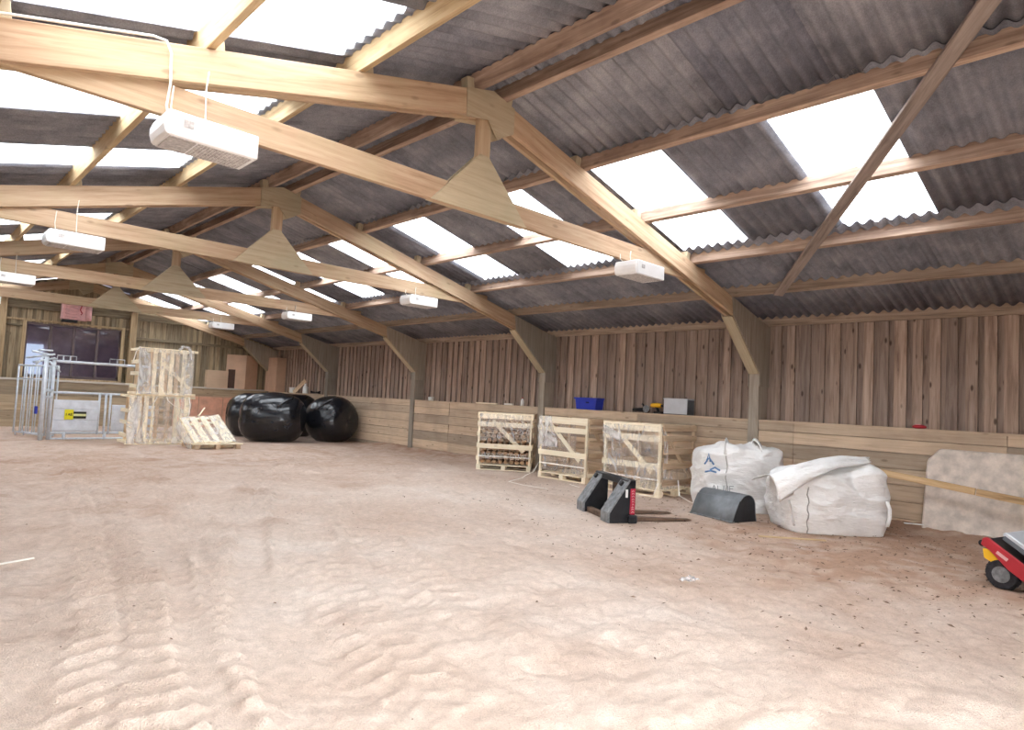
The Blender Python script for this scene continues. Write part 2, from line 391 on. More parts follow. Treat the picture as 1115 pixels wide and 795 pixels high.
# ------------------------------------------------------------------ stepped board walls (one connected sheet each)
def face_tone(o, tones):
    a = o.data.attributes.new('tone', 'FLOAT', 'FACE'); a.data.foreach_set('value', tones)
def boards(name, mat, a0, a1, pitch, wide, proud, place, zb, zt, seed, thick=.05):
    """vertical board-on-board profile from a0 to a1; place(a, depth, z) -> point, depth>0 towards the room"""
    rr = random.Random(seed); prof = []; a = a0; tone = []
    while a < a1-.02:
        p = pitch*rr.uniform(.9, 1.1); w = wide*p*rr.uniform(.9, 1.06); e = min(a+p, a1); b = min(a+w, e)
        d = proud*rr.uniform(.8, 1.15); t = rr.random()
        prof += [(a, d), (b, d)]; tone += [t, t*.8]
        if e-b > .01:
            prof += [(b, 0), (e, 0)]; tone += [rr.random()*.45, .3]  # recesses and step faces toned darker, shade put into the colour
        a = e
    v = []; f = []; tn = []
    zc = lambda z0, z1: [z0, z1]
    for a, d in prof: v += [place(a, d, zb(a)), place(a, d, zt(a))]
    for i in range(len(prof)-1):
        f.append((2*i, 2*i+2, 2*i+3, 2*i+1)); tn.append(tone[min(i, len(tone)-1)])
    n = len(v)                                   # back face closes the wall
    v += [place(a0, -thick, zb(a0)), place(a1, -thick, zb(a1))]
    ks = [a0+(a1-a0)*k/6 for k in range(7)]
    n = len(v)
    for a in ks: v += [place(a, -thick, zb(a)), place(a, -thick, zt(a))]
    for k in range(6): f.append((n+2*k, n+2*k+1, n+2*k+3, n+2*k+2)); tn.append(.4)
    o = MB().add(v, f).build(name, mat); face_tone(o, tn); return structure(o)
def planks(name, mat, courses, a0, a1, place, joints, seed, depth):
    """horizontal planks in courses; returns one wall mesh with a top ledge"""
    rr = random.Random(seed); mb = MB(); tn = []
    js = [a0]+joints+[a1]
    for z0, z1 in courses:
        for s, e in zip(js[:-1], js[1:]):
            d = rr.uniform(-.004, .006)
            pts = [place(s+.002, d, z0+.004), place(e-.002, d, z0+.004), place(e-.002, d, z1-.004), place(s+.002, d, z1-.004),
                   place(s+.002, -.05, z0+.004), place(e-.002, -.05, z0+.004), place(e-.002, -.05, z1-.004), place(s+.002, -.05, z1-.004)]
            mb.add(pts, [(0,1,2,3),(7,6,5,4),(0,4,5,1),(1,5,6,2),(2,6,7,3),(3,7,4,0)]); tn += [rr.random()]*6
    zt = courses[-1][1]
    p = [place(a0, .012, zt), place(a1, .012, zt), place(a1, -depth, zt), place(a0, -depth, zt),
         place(a0, .012, zt-.03), place(a1, .012, zt-.03), place(a1, -depth, zt-.03), place(a0, -depth, zt-.03)]
    mb.add(p, [(0,1,2,3),(7,6,5,4),(0,4,5,1),(1,5,6,2),(2,6,7,3),(3,7,4,0)]); tn += [.75]*6
    p = [place(a0, -.051, -.3), place(a1, -.051, -.3), place(a1, -.051, zt-.03), place(a0, -.051, zt-.03)]
    mb.add(p, [(0,1,2,3)]); tn += [.1]
    o = mb.build(name, mat, bevel=.003); face_tone(o, tn); return structure(o)
plR = lambda a, d, z: (XB-d, a, z)
plL = lambda a, d, z: (-2.26+d, a, z)
plF = lambda a, d, z: (a, YB-d, z)
boards('wall_right', M['board'], -.75, YB+.05, .222, .64, .038, plR, lambda a: ZL-.03, lambda a: 3.07, 3)
boards('wall_left', M['board'], -.75, YB+.05, .222, .62, .024, plL, lambda a: ZL-.03, lambda a: 3.07, 4)
cs = [(-.2,.1),(.1,.33),(.33,.56),(.56,.78),(.78,1.0),(1.0,1.19),(1.19,ZL)]
jt = [T1+DB*k+.1 for k in range(-1, 5) if -.7 < T1+DB*k+.1 < 23.8]
jt2 = sorted(jt+[4.25, 1.55, 7.2, 12.9, 17.8])
planks('baseboard_right', M['kick'], cs, -.75, YB, lambda a, d, z: (XR-d, a, z), jt2, 5, .32)
planks('baseboard_left', M['kick'], cs, -.75, YB, lambda a, d, z: (XL+d, a, z), jt2, 6, .32)
csf = [(-.2,.2),(.2,.45),(.45,.68),(.68,.92),(.92,1.14),(1.14,1.39)]
planks('baseboard_far', M['kick_far'], csf, -1.95, 10.31, lambda a, d, z: (a, YE-d, z), [2.4, 5.74, 8.4], 8, .22)
WX0, WX1, WZ0, WZ1 = 2.93, 5.45, 1.44, 3.09          # far window opening
topF = lambda a: min(roofz(a)+.12, 4.6)
boards('wall_far', M['board_far'], -2.26, WX0, .2, .6, .02, plF, lambda a: 1.36, topF, 21)
boards('wall_far_above_window', M['board_far'], WX0, WX1, .2, .6, .02, plF, lambda a: WZ1, topF, 22)
boards('wall_far_beside_window', M['board_far'], WX1, 10.66, .2, .6, .02, plF, lambda a: 1.36, topF, 23)
# near gable, with the doorway the daylight comes in through
def near_wall(x0, x1, z0):
    xs = [x0+(x1-x0)*k/8 for k in range(9)]; mb = MB(); rows = [[], []]
    v = []; f = []
    for yy in (-.62, -.70):
        for x in xs: v += [(x, yy, z0), (x, yy, roofz(x)+.14)]
    n = 18
    for k in range(8):
        f += [(2*k, 2*k+1, 2*k+3, 2*k+2), (n+2*k, n+2*k+2, n+2*k+3, n+2*k+1), (2*k, 2*k+2, n+2*k+2, n+2*k), (2*k+1, n+2*k+1, n+2*k+3, 2*k+3)]
    f += [(0, n, n+1, 1), (16, 17, n+17, n+16)]
    o = mb.add(v, f).build('wall_near', M['board']); face_tone(o, [.5]*len(f)); return structure(o)
DX0, DX1, DZ = -1.9, 3.4, 2.5
near_wall(-2.3, DX0, -.1).name = 'wall_near'
near_wall(DX0, DX1, DZ).name = 'wall_near_lintel'
near_wall(DX1, 10.68, -.1).name = 'wall_near_right'
# eave plates
structure(timber('trim_1', (XB-.055, -.7, 3.02), (XB-.055, YB, 3.02), .07, .2, M['plate']))
structure(timber('trim_2', (-2.205, -.7, 3.02), (-2.205, YB, 3.02), .07, .2, M['plate']))
# far wall rails and posts
structure(timber('trim_3', (-1.9, YB-.07, 3.62), (9.2, YB-.07, 3.62), .06, .24, M['rail_far'], up=(0,0,1)))
structure(timber('trim_4', (5.86, YB-.06, 2.9), (10.4, YB-.06, 2.9), .05, .09, M['rail_far']))
structure(timber('trim_5', (2.42, YB-.05, 3.17), (5.64, YB-.05, 3.17), .05, .055, M['trim_wood']))
structure(timber('trim_6', (2.42, YB-.055, 2.98), (2.86, YB-.055, 2.98), .05, .06, M['rail_far']))
structure(timber('trim_7', (5.5, YB-.055, 2.96), (5.64, YB-.055, 2.96), .05, .06, M['rail_far']))
for i, x in enumerate((2.33, 5.74)):
    structure(timber('trim_%d' % (8+i), (x, YB-.12, 1.39), (x, YB-.12, 3.9), .19, .19, M['post_far'], up=(0,1,0)))

structure(timber('trim_10', (-1.9, YE-.03, 1.375), (10.25, YE-.03, 1.375), .05, .06, M['trim_pale']))  # added strip, coloured pale to paint the ledge's lit top edge
# far window with its frame, panes and the dark room behind
win = MB()
for x in (WX0-.05, WX1+.03):
    win.box(x-.045, x+.045, YB-.1, YB+.06, WZ0-.05, 3.14)
win.box(WX0-.05, WX1+.05, YB-.1, YB+.06, WZ0-.06, WZ0+.02)
w = structure(win.build('window_1', M['trim_wood'], bevel=.003)); w['label'] = 'wide dark glazed window in the far wall'
f = MB(); xs = [WX0+.01, WX0+.62, WX0+1.22, WX0+1.86, WX1-.02]
for x in xs: f.box(x-.035, x+.035, YB-.02, YB+.05, WZ0+.02, WZ1)
f.box(WX0, WX1, YB-.02, YB+.05, WZ1-.05, WZ1+.02); f.box(WX0, WX1, YB-.02, YB+.05, WZ0+.02, WZ0+.1)
f.build('window_frame', M['frame_dark'], w)
for a, b in zip(xs[:-1], xs[1:]):
    MB().box(a+.035, b-.035, YB+.01, YB+.016, WZ0+.1, WZ1-.05).build('pane', M['glass'], w)
rm = MB(); x0, x1, y0, y1, z0, z1 = 2.2, 6.3, YB+.08, YB+2.6, 1.0, 3.3
v = [(x0,y0,z0),(x1,y0,z0),(x1,y1,z0),(x0,y1,z0),(x0,y0,z1),(x1,y0,z1),(x1,y1,z1),(x0,y1,z1)]
structure(rm.add(v, [(0,1,2,3),(4,7,6,5),(3,2,6,7),(0,3,7,4),(1,5,6,2)]).build('wall_back_room', M['room_dark']))
structure(MB().box(3.02, 3.75, YB+2.5, YB+2.56, 1.5, 2.55).build('window_2', M['daylit']))

# ------------------------------------------------------------------ roof
PITCH = .146
SKY0, SKYP, SKYW = 1.79, 2.14, 1.02
def roof_row(side, xa, xb, lift, step, y0, y1, mb, tones, tone):
    """one corrugated sheet patch; xa,xb distances from the ridge; appended to mb"""
    n = max(2, int((y1-y0)/(PITCH/8))); rows = []
    for d in (xa, xb):
        k = 0 if d == xa else step
        rows.append([(XA+side*d, y0+(y1-y0)*i/n, ZR+.172-SL*d+lift+k+.024*math.cos(2*math.pi*(y0+(y1-y0)*i/n)/PITCH)) for i in range(n+1)])
    mb.grid(rows if side > 0 else rows[::-1]); tones += [tone]*n
gaps = [(SKY0+SKYP*k, SKY0+SKYP*k+SKYW) for k in range(-1, 11)]
mb = MB(); tones = []; rr = random.Random(5); wn = 3
Y0, Y1 = -1.0, 24.45
for side in (1, -1):
    # rows, from the ridge: plain, with the translucent sheets, plain to the eave
    segs = []; y = Y0
    while y < Y1: segs.append((y, min(y+1.016, Y1))); y += 1.016
    for i, (a, b) in enumerate(segs):
        roof_row(side, -.02, 1.62, .012+(.005 if i % 2 else 0), .0, a-.02, b+.02, mb, tones, rr.random())
        roof_row(side, 3.80, 7.05, -.018+(.004 if i % 2 else 0), .0, a-.02, b+.02, mb, tones, rr.random()*.8)
    prev = Y0
    for a, b in gaps+[(Y1, Y1)]:
        if a-prev > .05: roof_row(side, 1.42, 4.05, -.004, .0, prev-.03, a+.03, mb, tones, rr.random())
        prev = b
    for a, b in gaps:
        s = MB(); roof_row(side, 1.45, 4.02, .003, 0, a-.045, b+.045, s, [], 0)
        o = structure(s.build('window_%d' % wn, M['skylight'], smooth=True)); wn += 1
# ridge cap
mb.add([(XA-.16, Y0, roofz(XA-.16,.2)), (XA, Y0, ZR+.235), (XA+.16, Y0, roofz(XA+.16,.2)), (XA-.16, Y1, roofz(XA-.16,.2)), (XA, Y1, ZR+.235), (XA+.16, Y1, roofz(XA+.16,.2))], [(0,1,4,3),(1,2,5,4)]); tones += [.5,.5]
o = mb.build('ceiling', M['sheet'], smooth=True); face_tone(o, tones); structure(o)
m = o.modifiers.new('Solidify', 'SOLIDIFY'); m.thickness = .007; m.offset = 1

# purlins: distance from the ridge, side, material, label
ang = math.atan(SL)
PW, PH = .07, .165
def purlin(d, side, mat, label):
    x = XA+side*d; n = Vector((side*SL, 0, 1)).normalized()
    zc = ZR-SL*d+PH/2*math.cos(ang)+.003; xc = x+side*PH/2*math.sin(ang)
    o = timber('purlin', (xc, -.7, zc), (xc, 24.05, zc), PW, PH, mat, up=n)
    tag(o, label, 'purlin', 'roof purlins running the length of the barn')
purlin(.16, 1, M['purlin'], 'long timber purlin just right of the roof ridge')
purlin(.16, -1, M['purlin'], 'long timber purlin just left of the roof ridge')
purlin(1.47, 1, M['purlin'], 'long brown purlin along the upper edge of the right-hand skylights')
purlin(2.74, 1, M['purlin'], 'long purlin crossing the middle of the right-hand skylights')
purlin(3.95, 1, M['purlin'], 'long purlin along the lower edge of the right-hand skylights')
purlin(5.1, 1, M['plate'], 'lowest purlin of the right roof slope, where the diagonal brace ends')
purlin(1.47, -1, M['purlin_pale'], 'pale purlin along the upper edge of the left-hand skylights')
purlin(2.68, -1, M['purlin_pale'], 'pale purlin crossing the middle of the left-hand skylights')
purlin(3.9, -1, M['purlin_pale'], 'pale purlin at the lower edge of the left-hand skylights, nearest the left edge')
purlin(5.1, -1, M['plate'], 'lowest purlin of the left roof slope')
# diagonal wind brace nailed under the purlins
n = Vector((SL, 0, 1)).normalized()
bz = lambda x: roofz(x)-.018
b = timber('brace', (4.75, .6, bz(4.75)), (9.3, 4.11, bz(9.3)), .13, .04, M['brace'], up=n)
tag(b, 'grey diagonal brace board nailed under the purlins at upper right', 'brace')

# ------------------------------------------------------------------ trusses (local x from the ridge, y from the near face)
def plyx(mb, poly, y0, y1): return mb.prism(poly, y0, y1)
def make_truss(label):
    t = thing('roof_truss', label, 'truss', (XA, T1, 0), 0, 'roof trusses across the barn')
    D = .26
    for s in (-1, 1):
        for y in (.025, .145):
            timber('rafter', (0, y, ZR-D/2), (s*6.42, y, ZR-D/2-SL*6.42), .05, D*.965, M['truss'], t)
    timber('tie_beam', (-4.35, .085, 3.418), (4.35, .085, 3.418), .055, .225, M['truss'], t)
    timber('king_post', (-.03, .085, 3.5), (-.03, .085, 4.32), .065, .16, M['truss'], t, up=(1,0,0))
    MB().prism([(-.66,3.305),(.6,3.305),(.02,3.9),(-.09,3.9)], .034, .056).build('gusset', M['ply'], t, bevel=.002)
    MB().prism([(-.66,3.305),(.6,3.305),(.02,3.9),(-.09,3.9)], .114, .12+.015).build('gusset', M['ply'], t, bevel=.002)
    ap = [(-.33,4.19),(-.34,4.475),(0,4.56),(.3,4.48),(.3,4.21),(.08,4.09),(-.05,4.245)]
    for y0, y1 in ((-.016, -.001), (.171, .186)):
        MB().prism(ap, y0, y1).build('apex_plate', M['ply'], t, bevel=.002)
    for s in (-1, 1):
        r = lambda d: ZR-SL*d
        # column and plywood haunch as in the portal knee
        MB().box(s*6.085-(0 if s > 0 else .33), s*6.085+(.33 if s > 0 else 0), .005, .175, -.1, r(6.1)-.02).build('column', M['post'], t, bevel=.004)
        po = [(5.08, r(5.08)-.005), (6.42, r(6.42)-.005), (6.42, 1.9), (6.075, 1.9), (6.07, 2.12), (5.13, r(5.13)-.285)]
        po = [(s*a, z) for a, z in po]
        if s < 0: po = po[::-1]
        MB().prism(po, -.014, -.001).build('haunch_plate', M['post'], t, bevel=.002)
        MB().prism(po, .181, .194).build('haunch_plate', M['post'], t, bevel=.002)
        a, b_ = Vector((s*5.12, .09, r(5.13)-.29)), Vector((s*6.072, .09, 2.11))
        timber('haunch_soffit', a, b_, .18, .03, M['ply'], t)
        for d in (1.47, 2.7, 3.92, .16):        # blocks the purlins are nailed to
            q = d-.085 if d > .2 else d+.09
            timber('cleat', (s*q, .085, r(q)-.01), (s*q+s*.02, .085, r(q)+.125), .1, .09, M['ply'], t, up=(1,0,0))
    return t
labs = ['nearest timber roof truss, its tie beam crossing the top left of the photo',
        'second timber roof truss from the camera, with mid-sized triangular gusset',
        'third timber roof truss from the camera, its gusset above the cardboard sheets',
        'fourth and farthest free timber roof truss, in front of the far window',
        'dark end truss set against the boarded far wall']
tr0 = make_truss(labs[0])
for k in range(1, 5):
    t = copy_tree(tr0); t.location = (XA, T1+DB*k if k < 4 else YE-.22, 0); t['label'] = labs[k]
    if k == 4:
        for ch in list(t.children):
            if ch.name.split('.')[0] in ('tie_beam', 'king_post', 'gusset'): bpy.data.objects.remove(ch)

# ------------------------------------------------------------------ white lamps under the trusses
def make_lamp(label):
    t = thing('strip_light', label, 'light', (0,0,0), 0, 'white lights hung under the trusses')
    MB().box(-.285, .285, -.16, .16, 0, .165).build('housing', M['white_metal'], t, bevel=.008)
    MB().prism([(-.285,.165),(-.30,.15),(-.318,.10),(-.318,.06),(-.305,.015),(-.285,.0)], -.155, .155).build('end_cap', M['white_metal'], t, bevel=.004)
    MB().box(-.27, -.11, -.14, .14, -.006, .002).build('gear_plate', M['lamp_under'], t)
    g = MB(); rr = random.Random(2)
    for i in range(16):
        for j in range(11):
            x, y = -.095+i*.022, -.13+j*.0255
            h = rr.uniform(.004, .012); g.add([(x,y,0),(x+.02,y,0),(x+.02,y+.023,0),(x,y+.023,0),(x+.01,y+.011,-h)], [(0,1,4),(1,2,4),(2,3,4),(3,0,4)])
    g.build('diffuser', M['lamp_under'], t)
    MB().box(-.2, -.14, -.163, -.159, .075, .12).build('maker_plate', M['lamp_under'], t)
    w = MB()
    w.tube([(.02,.1,.16),(.025,.165,.3),(.02,.175,.5),(.03,.175,.64)], .0055, 6)
    w.build('wire', M['cable'], t, smooth=True)
    w = MB(); w.tube([(-.19,.1,.16),(-.2,.16,.3),(-.19,.17,.45)], .0055, 6); w.build('wire', M['cable'], t, smooth=True)
    return t
nm = ['nearest', 'second', 'third', 'farthest']
first = None
for k in range(4):
    for s, side in ((-1, 'left'), (1, 'right')):
        lab = 'white box light hung under the %s end of the %s truss' % (side, nm[k])
        if first is None: first = t = make_lamp(lab)
        else: t = copy_tree(first); t['label'] = lab
        t.location = ((1.455, 1.55, 1.5, 1.5)[k] if s < 0 else (6.53, 6.72, 6.75, 6.8)[k], T1+DB*k-.21+(.03*k), 3.035+.02*k)
        if s > 0:
            for ch in t.children:
                if ch.name.startswith('wire'): ch.scale = (1, 1, .42); ch.location = (0, 0, .095)
pts = [(-.6, 4.79, roofz(-.6)+.012), (.1, 4.785, roofz(.1)+.014), (.33, 4.785, roofz(.33)+.012), (.8, 4.78, roofz(.8)+.012), (1.12, 4.775, roofz(1.12)+.012), (1.2, 4.77, roofz(1.2)-.01), (1.235, 4.775, 3.71), (1.245, 4.775, 3.5), (1.23, 4.77, 3.34), (1.24, 4.72, 3.2)]
tag(MB().tube(pts, .009, 6).build('power_cable', M['cable'], smooth=True), 'pale power cable running along the top of the nearest left rafter', 'cable')

# ------------------------------------------------------------------ crates
def film_sheet(parent, P, nu, nv, amp, mat, seed, name='plastic_film'):
    """P(u,v) -> point on the parent, crumpled by amp along its y"""
    r = np.random.default_rng(seed); ph = r.random((6, 3))*6.28; fr = r.uniform(2, 9, (6, 2)); rows = []
    for j in range(nv+1):
        row = []
        for i in range(nu+1):
            u, v = i/nu, j/nv; q = Vector(P(u, v))
            w = sum(math.sin(fr[k,0]*u*3+fr[k,1]*v*3+ph[k,0]+2*math.sin(4*v+ph[k,1])) for k in range(6))/6
            q += Vector((.4*amp*math.sin(7*v+ph[0,0]), amp*w-amp*.6, .3*amp*w)); row.append(q)
        rows.append(row)
    return MB().grid(rows).build(name, mat, parent, smooth=True, solid=.002)
def pallet_base(t, W, D, mat, h=.12):
    b = MB()
    for x in (0, W/2-.045, W-.09):
        for y in (0, D/2-.06, D-.12): b.box(x, x+.09, y, y+.12, .02, h-.02)
    for y in (0, D/2-.05, D-.1): b.box(0, W, y, y+.1, 0, .02)
    k = 6
    for i in range(k):
        y = i*(D-.1)/(k-1); b.box(0, W, y, y+.1, h-.02, h)
    return b.build('pallet_base', mat, t, bevel=.003)
def make_crate(label, loc, rz, W=1.18, D=1.0, H=1.2, side_mat=None, zdz=0):
    t = thing('log_crate', label, 'crate', loc, rz)
    P, Bm = M['pallet'], side_mat or M['pallet']  # a browner side material puts shade into the side and back slats
    pallet_base(t, W, D, P)
    for x in (.03, W-.03):
        for y in (.035, D-.035):
            timber('corner_post', (x, y, .12), (x, y, H), .045, .045, P if y < .1 else Bm, t, up=(0,1,0))
    F = [(1.135,.13),(.955,.105),(.5,.1)]
    for z, h in F: timber('slat', (-.01, .0, z), (W+.01, .0, z), .02, h, P, t)
    timber('strap_batten', (.03, .003, .29), (W-.03, .003, .29), .012, .025, M['strap'], t)
    timber('brace_slat', (.3, .018, 1.03), (W*.86, .018, .4), .016, .085, P, t)
    Sd = [(1.14,.1),(.97,.09),(.75,.09),(.51,.1),(.24,.1)]
    for z, h in Sd:
        timber('slat', (W+.012, .06, z), (W+.012, D-.01, z), .02, h, Bm, t)
        timber('slat', (-.012, .06, z), (-.012, D-.01, z), .02, h, Bm, t)
        timber('slat', (.01, D, z), (W-.01, D, z), .02, h, Bm, t)
    timber('brace_slat', (W-.008, .2, 1.0), (W-.008, D*.85, .3), .016, .08, Bm, t)
    return t
LOGG = 'split logs stacked in the far log crate'
def make_logs(crate):
    """individual split logs laid in layers; each is its own object"""
    c0 = crate; rz = c0.rotation_euler.z; protos = []
    for q in range(5):
        r = random.Random(q+40); n = 5 if q % 2 else 6
        prof = [(math.cos(6.283*k/n+.3*q)*r.uniform(.75, 1.05), math.sin(6.283*k/n+.3*q)*r.uniform(.75, 1.05)) for k in range(n)]
        mb = MB(); rows = []
        for yy in (0, .12, .3, .46): rows.append([(x*.058*(1+.06*r.uniform(-1,1)), yy, z*.048) for x, z in prof])
        mb.grid(rows, closed=True); nn = len(mb.v); mb.f += [tuple(range(n-1, -1, -1)), tuple(range(nn-n, nn))]
        protos.append(mb)
    made = []
    rr = random.Random(9); used = [None]*5
    z = .175
    row = 0
    while z < 1.0:
        x = .1+rr.uniform(0, .05)
        while x < 1.09:
            q = rr.randrange(5)
            if used[q] is None:
                o = protos[q].build('split_log', M['log'], bevel=.004); used[q] = o
            else:
                o = used[q].copy(); COL.objects.link(o)
            loc = Vector((x, .05+rr.uniform(0, .04), z+rr.uniform(-.004, .004)))
            o.location = Matrix.Translation(c0.location) @ Matrix.Rotation(rz, 4, 'Z') @ loc
            o.rotation_euler = (0, rr.choice((0, math.pi))+rr.uniform(-.1, .1), rz+rr.uniform(-.03, .03))
            tag(o, 'split firewood log stacked in the full crate at the left end of the row', 'log', LOGG)
            x += rr.uniform(.114, .127)
        z += .09; row += 1
a1 = math.atan2(9.41-10.26, 9.74-8.99)
c1 = make_crate('wooden crate full of split logs, film-wrapped, leftmost of the crates along the right wall', (8.99, 10.26, 0), a1, 1.14, .95)
make_logs(c1)
film_sheet(c1, lambda u, v: (.03+1.08*u, -.02, .62+.55*v), 26, 14, .012, M['film'], 1)
film_sheet(c1, lambda u, v: (.05+1.0*u, -.012, .24+.12*v), 20, 5, .01, M['film'], 2)
c2 = make_crate('empty slatted crate with film bunched over its top left corner, middle of the wall row', (9.36, 8.83, 0), R(-90), 1.2, .9, side_mat=M['pallet_brown'])
film_sheet(c2, lambda u, v: (.0+.55*u*(1-.4*v), -.025, .62+.58*v), 20, 16, .03, M['film_thick'], 3)
film_sheet(c2, lambda u, v: (-.03, .02+.3*u, .55+.66*v), 10, 14, .03, M['film_thick'], 13)
film_sheet(c2, lambda u, v: (.04+1.1*u, .03, .16+.4*v), 26, 12, .02, M['film'], 4)
film_sheet(c2, lambda u, v: (.02+.9*u, .04, .55+.6*v), 26, 14, .03, M['film'], 14)
a3 = R(-90)-R(-4)
c3 = make_crate('empty slatted crate with a film strip hanging down its corner, nearest the white bags', (9.2, 7.12, 0), R(-92), 1.2, 1.04, side_mat=M['pallet_brown'])
film_sheet(c3, lambda u, v: (.02+1.16*u, -.02, .14+1.02*v), 30, 24, .02, M['film'], 5)
film_sheet(c3, lambda u, v: (.02+.4*u, -.03, 1.0-.14*u+.14*v), 14, 6, .03, M['film_thick'], 6)
film_sheet(c3, lambda u, v: (1.2+.02*math.sin(5*v), .05+.1*u+.12*v, .3+.86*(1-v)), 5, 20, .025, M['film_thick'], 7)
film_sheet(c3, lambda u, v: (1.215, .04+.95*u, .14+.4*v), 20, 8, .012, M['film'], 8)

def strap(pts, label):
    mb = MB(); pts = [Vector(p) for p in pts]; rows = []
    for i, p in enumerate(pts):
        d = (pts[min(i+1, len(pts)-1)]-pts[max(i-1, 0)]); s = Vector((-d.y, d.x, 0))
        s = s.normalized() if s.length > 1e-4 else Vector((1,0,0))
        rows.append([p-s*.011, p+s*.011])
    return tag(mb.grid(rows).build('packing_strap', M['strap'], solid=.003), label, 'strap', 'white packing straps lying by the crates')
strap([(9.3,8.75,.3),(9.22,8.82,.1),(9.05,8.86,.035),(8.7,8.6,.03),(8.1,8.34,.03),(8.0,7.9,.03),(8.05,7.35,.03)], 'white packing strap curling over the sand left of the middle crate')
strap([(8.9,7.6,.03),(8.75,7.25,.03)], 'short white strap end lying in front of the middle crate')
strap([(9.1,5.9,.25),(9.0,5.92,.06),(8.75,6.2,.03),(8.3,6.15,.03),(8.1,6.3,.03)], 'white strap trailing from the crate nearest the bags towards the fork frame')
strap([(9.45,5.75,.3),(9.42,5.7,.06),(9.15,5.35,.03),(9.05,5.2,.03)], 'white strap end dangling from the film at the crate corner')

# ------------------------------------------------------------------ bulk bags
def bag_body(t, W, D, ztop, seed, amp=.03, square=4.0, mat=None, bulge=.04):
    nu, nv = 160, 70; rows = []; off = Vector((seed*7.1, seed*3.3, 0))
    def radial(a):
        c, s = abs(math.cos(a)), abs(math.sin(a)); return (c**square+s**square)**(-1/square)
    for j in range(nv+1):
        v = j/nv; row = []
        for i in range(nu):
            a = 2*math.pi*i/nu; rad = radial(a)
            if v < .7:
                h = v/.7; q = 0; k = 1+bulge*math.sin(math.pi*h)-.05*(1-h)**5
            else:
                h = 1; q = (v-.7)/.3; k = max(0.0, 1-q**2.6)
            x, y = W/2*rad*math.cos(a)*k, D/2*rad*math.sin(a)*k
            zt = ztop(x/(W/2), y/(D/2))
            z = zt*.88*h if q == 0 else zt*(.88+.12*math.sin(min(1, q*1.25)*math.pi/2))
            p = Vector((x, y, z))
            r1 = 1-abs(mn.noise(Vector((x*2.2, y*2.2, z*4.5))+off))*2          # long sagging creases
            r2 = 1-abs(mn.noise(Vector((x*6, y*6, z*9+2*x))+off*1.7))*2
            r3 = mn.noise(Vector((x*1.6, y*1.6, z*1.8))+off*.5)
            d = amp*(1.1*r3+.55*(r1-.5)+.28*(r2-.5))*min(1, .25+h*2)
            x += d*math.cos(a); y += d*math.sin(a); z += .6*d*min(1, v*6)
            row.append((x, y, max(z, .0)))
        rows.append(row)
    mb = MB().grid(rows, closed=True); n = len(mb.v); mb.f += [tuple(range(nu-1, -1, -1)), tuple(range(n-nu, n))]
    return mb.build('bag_body', mat or M['bag'], t, smooth=True)
def ribbon(t, name, pts, w, mat, side=(1,0,0), solid=.006):
    rows = []; s = Vector(side)*w/2
    for p in pts: rows.append([Vector(p)-s, Vector(p)+s])
    return MB().grid(rows).build(name, mat, t, smooth=True, solid=solid)
# local x runs along the face turned to the camera (left to right), y away from it
b1 = thing('bulk_bag', 'upright white bulk bag with blue print, behind the grey bucket', 'bag', (9.48, 4.76, 0), R(-47))
bag_body(b1, 1.22, 1.0, lambda u, v: .95+.05*u+.07*math.exp(-((u+.42)/.16)**2-((v+.5)/.4)**2)+.08*math.exp(-((u-.3)/.2)**2-((v+.4)/.4)**2), 3, .06)
for sx, top in ((-.26, 1.06), (.17, 1.07)):
    r1 = []
    for k in range(13):
        q = k/12; r1.append((sx+.13*(q-.5), -.40+.14*math.sin(q*3.1+sx*3), .86+(top-.86)*math.sin(math.pi*q)**.6))
    ribbon(b1, 'lifting_loop', r1, .13, M['bag'], (.35,.9,.2), .012)
film = [( -.30+.012*math.sin(k*1.3), -.52-.02*math.sin(math.pi*k/14)-.004*math.sin(k*2.1), .03+.82*k/14) for k in range(15)]
MB().tube(film, .008, 6).build('seam', M['bag_seam'], b1, smooth=True)
for (x0, z0, dx, dz) in ((-.58,.68,.13,.1),(-.55,.72,.05,.12),(-.5,.6,.14,.04),(-.57,.57,.16,.02)):
    MB().tube([(x0-.03,-.50,z0),(x0-.03+dx/2,-.51,z0+dz),(x0-.03+dx,-.515,z0)], .013, 6).build('print_mark', M['bag_blue'], b1, smooth=True)
# the grey lettering stamped lower down on its face: A O F E, worn
def bars(t, name, mat, segs, r=.006):
    for sg_ in segs:
        mb = MB()
        for a, b in sg_: mb.tube([a, b], r, 5)
        mb.build('letter', mat, t)
def glyph(ch, x, z, w, h):
    L = {'A': [((0,0),(.5,1)),((.5,1),(1,0)),((.2,.4),(.8,.4))], 'L': [((0,1),(0,0)),((0,0),(1,0))], 'U': [((0,1),(0,0)),((0,0),(1,0)),((1,0),(1,1))],
         'I': [((.5,0),(.5,1))], 'E': [((0,0),(0,1)),((0,1),(1,1)),((0,.5),(.8,.5)),((0,0),(1,0))], 'M': [((0,0),(0,1)),((0,1),(.5,.4)),((.5,.4),(1,1)),((1,1),(1,0))],
         'F': [((0,0),(0,1)),((0,1),(1,1)),((0,.5),(.8,.5))], 'N': [((0,0),(0,1)),((0,1),(1,0)),((1,0),(1,1))], 'G': [((1,1),(0,1)),((0,1),(0,0)),((0,0),(1,0)),((1,0),(1,.5)),((1,.5),(.5,.5))]}
    return [((x+w*a[0], z+h*a[1]), (x+w*b[0], z+h*b[1])) for a, b in L[ch]]
sg = []
for i, c in enumerate('ALUF'):
    sg.append([((a[0], -.53, a[1]), (b[0], -.53, b[1])) for a, b in glyph(c, -.5+.085*i, .31, .06, .075)])
bars(b1, 'lettering', M['bag_grey'], sg, .005)

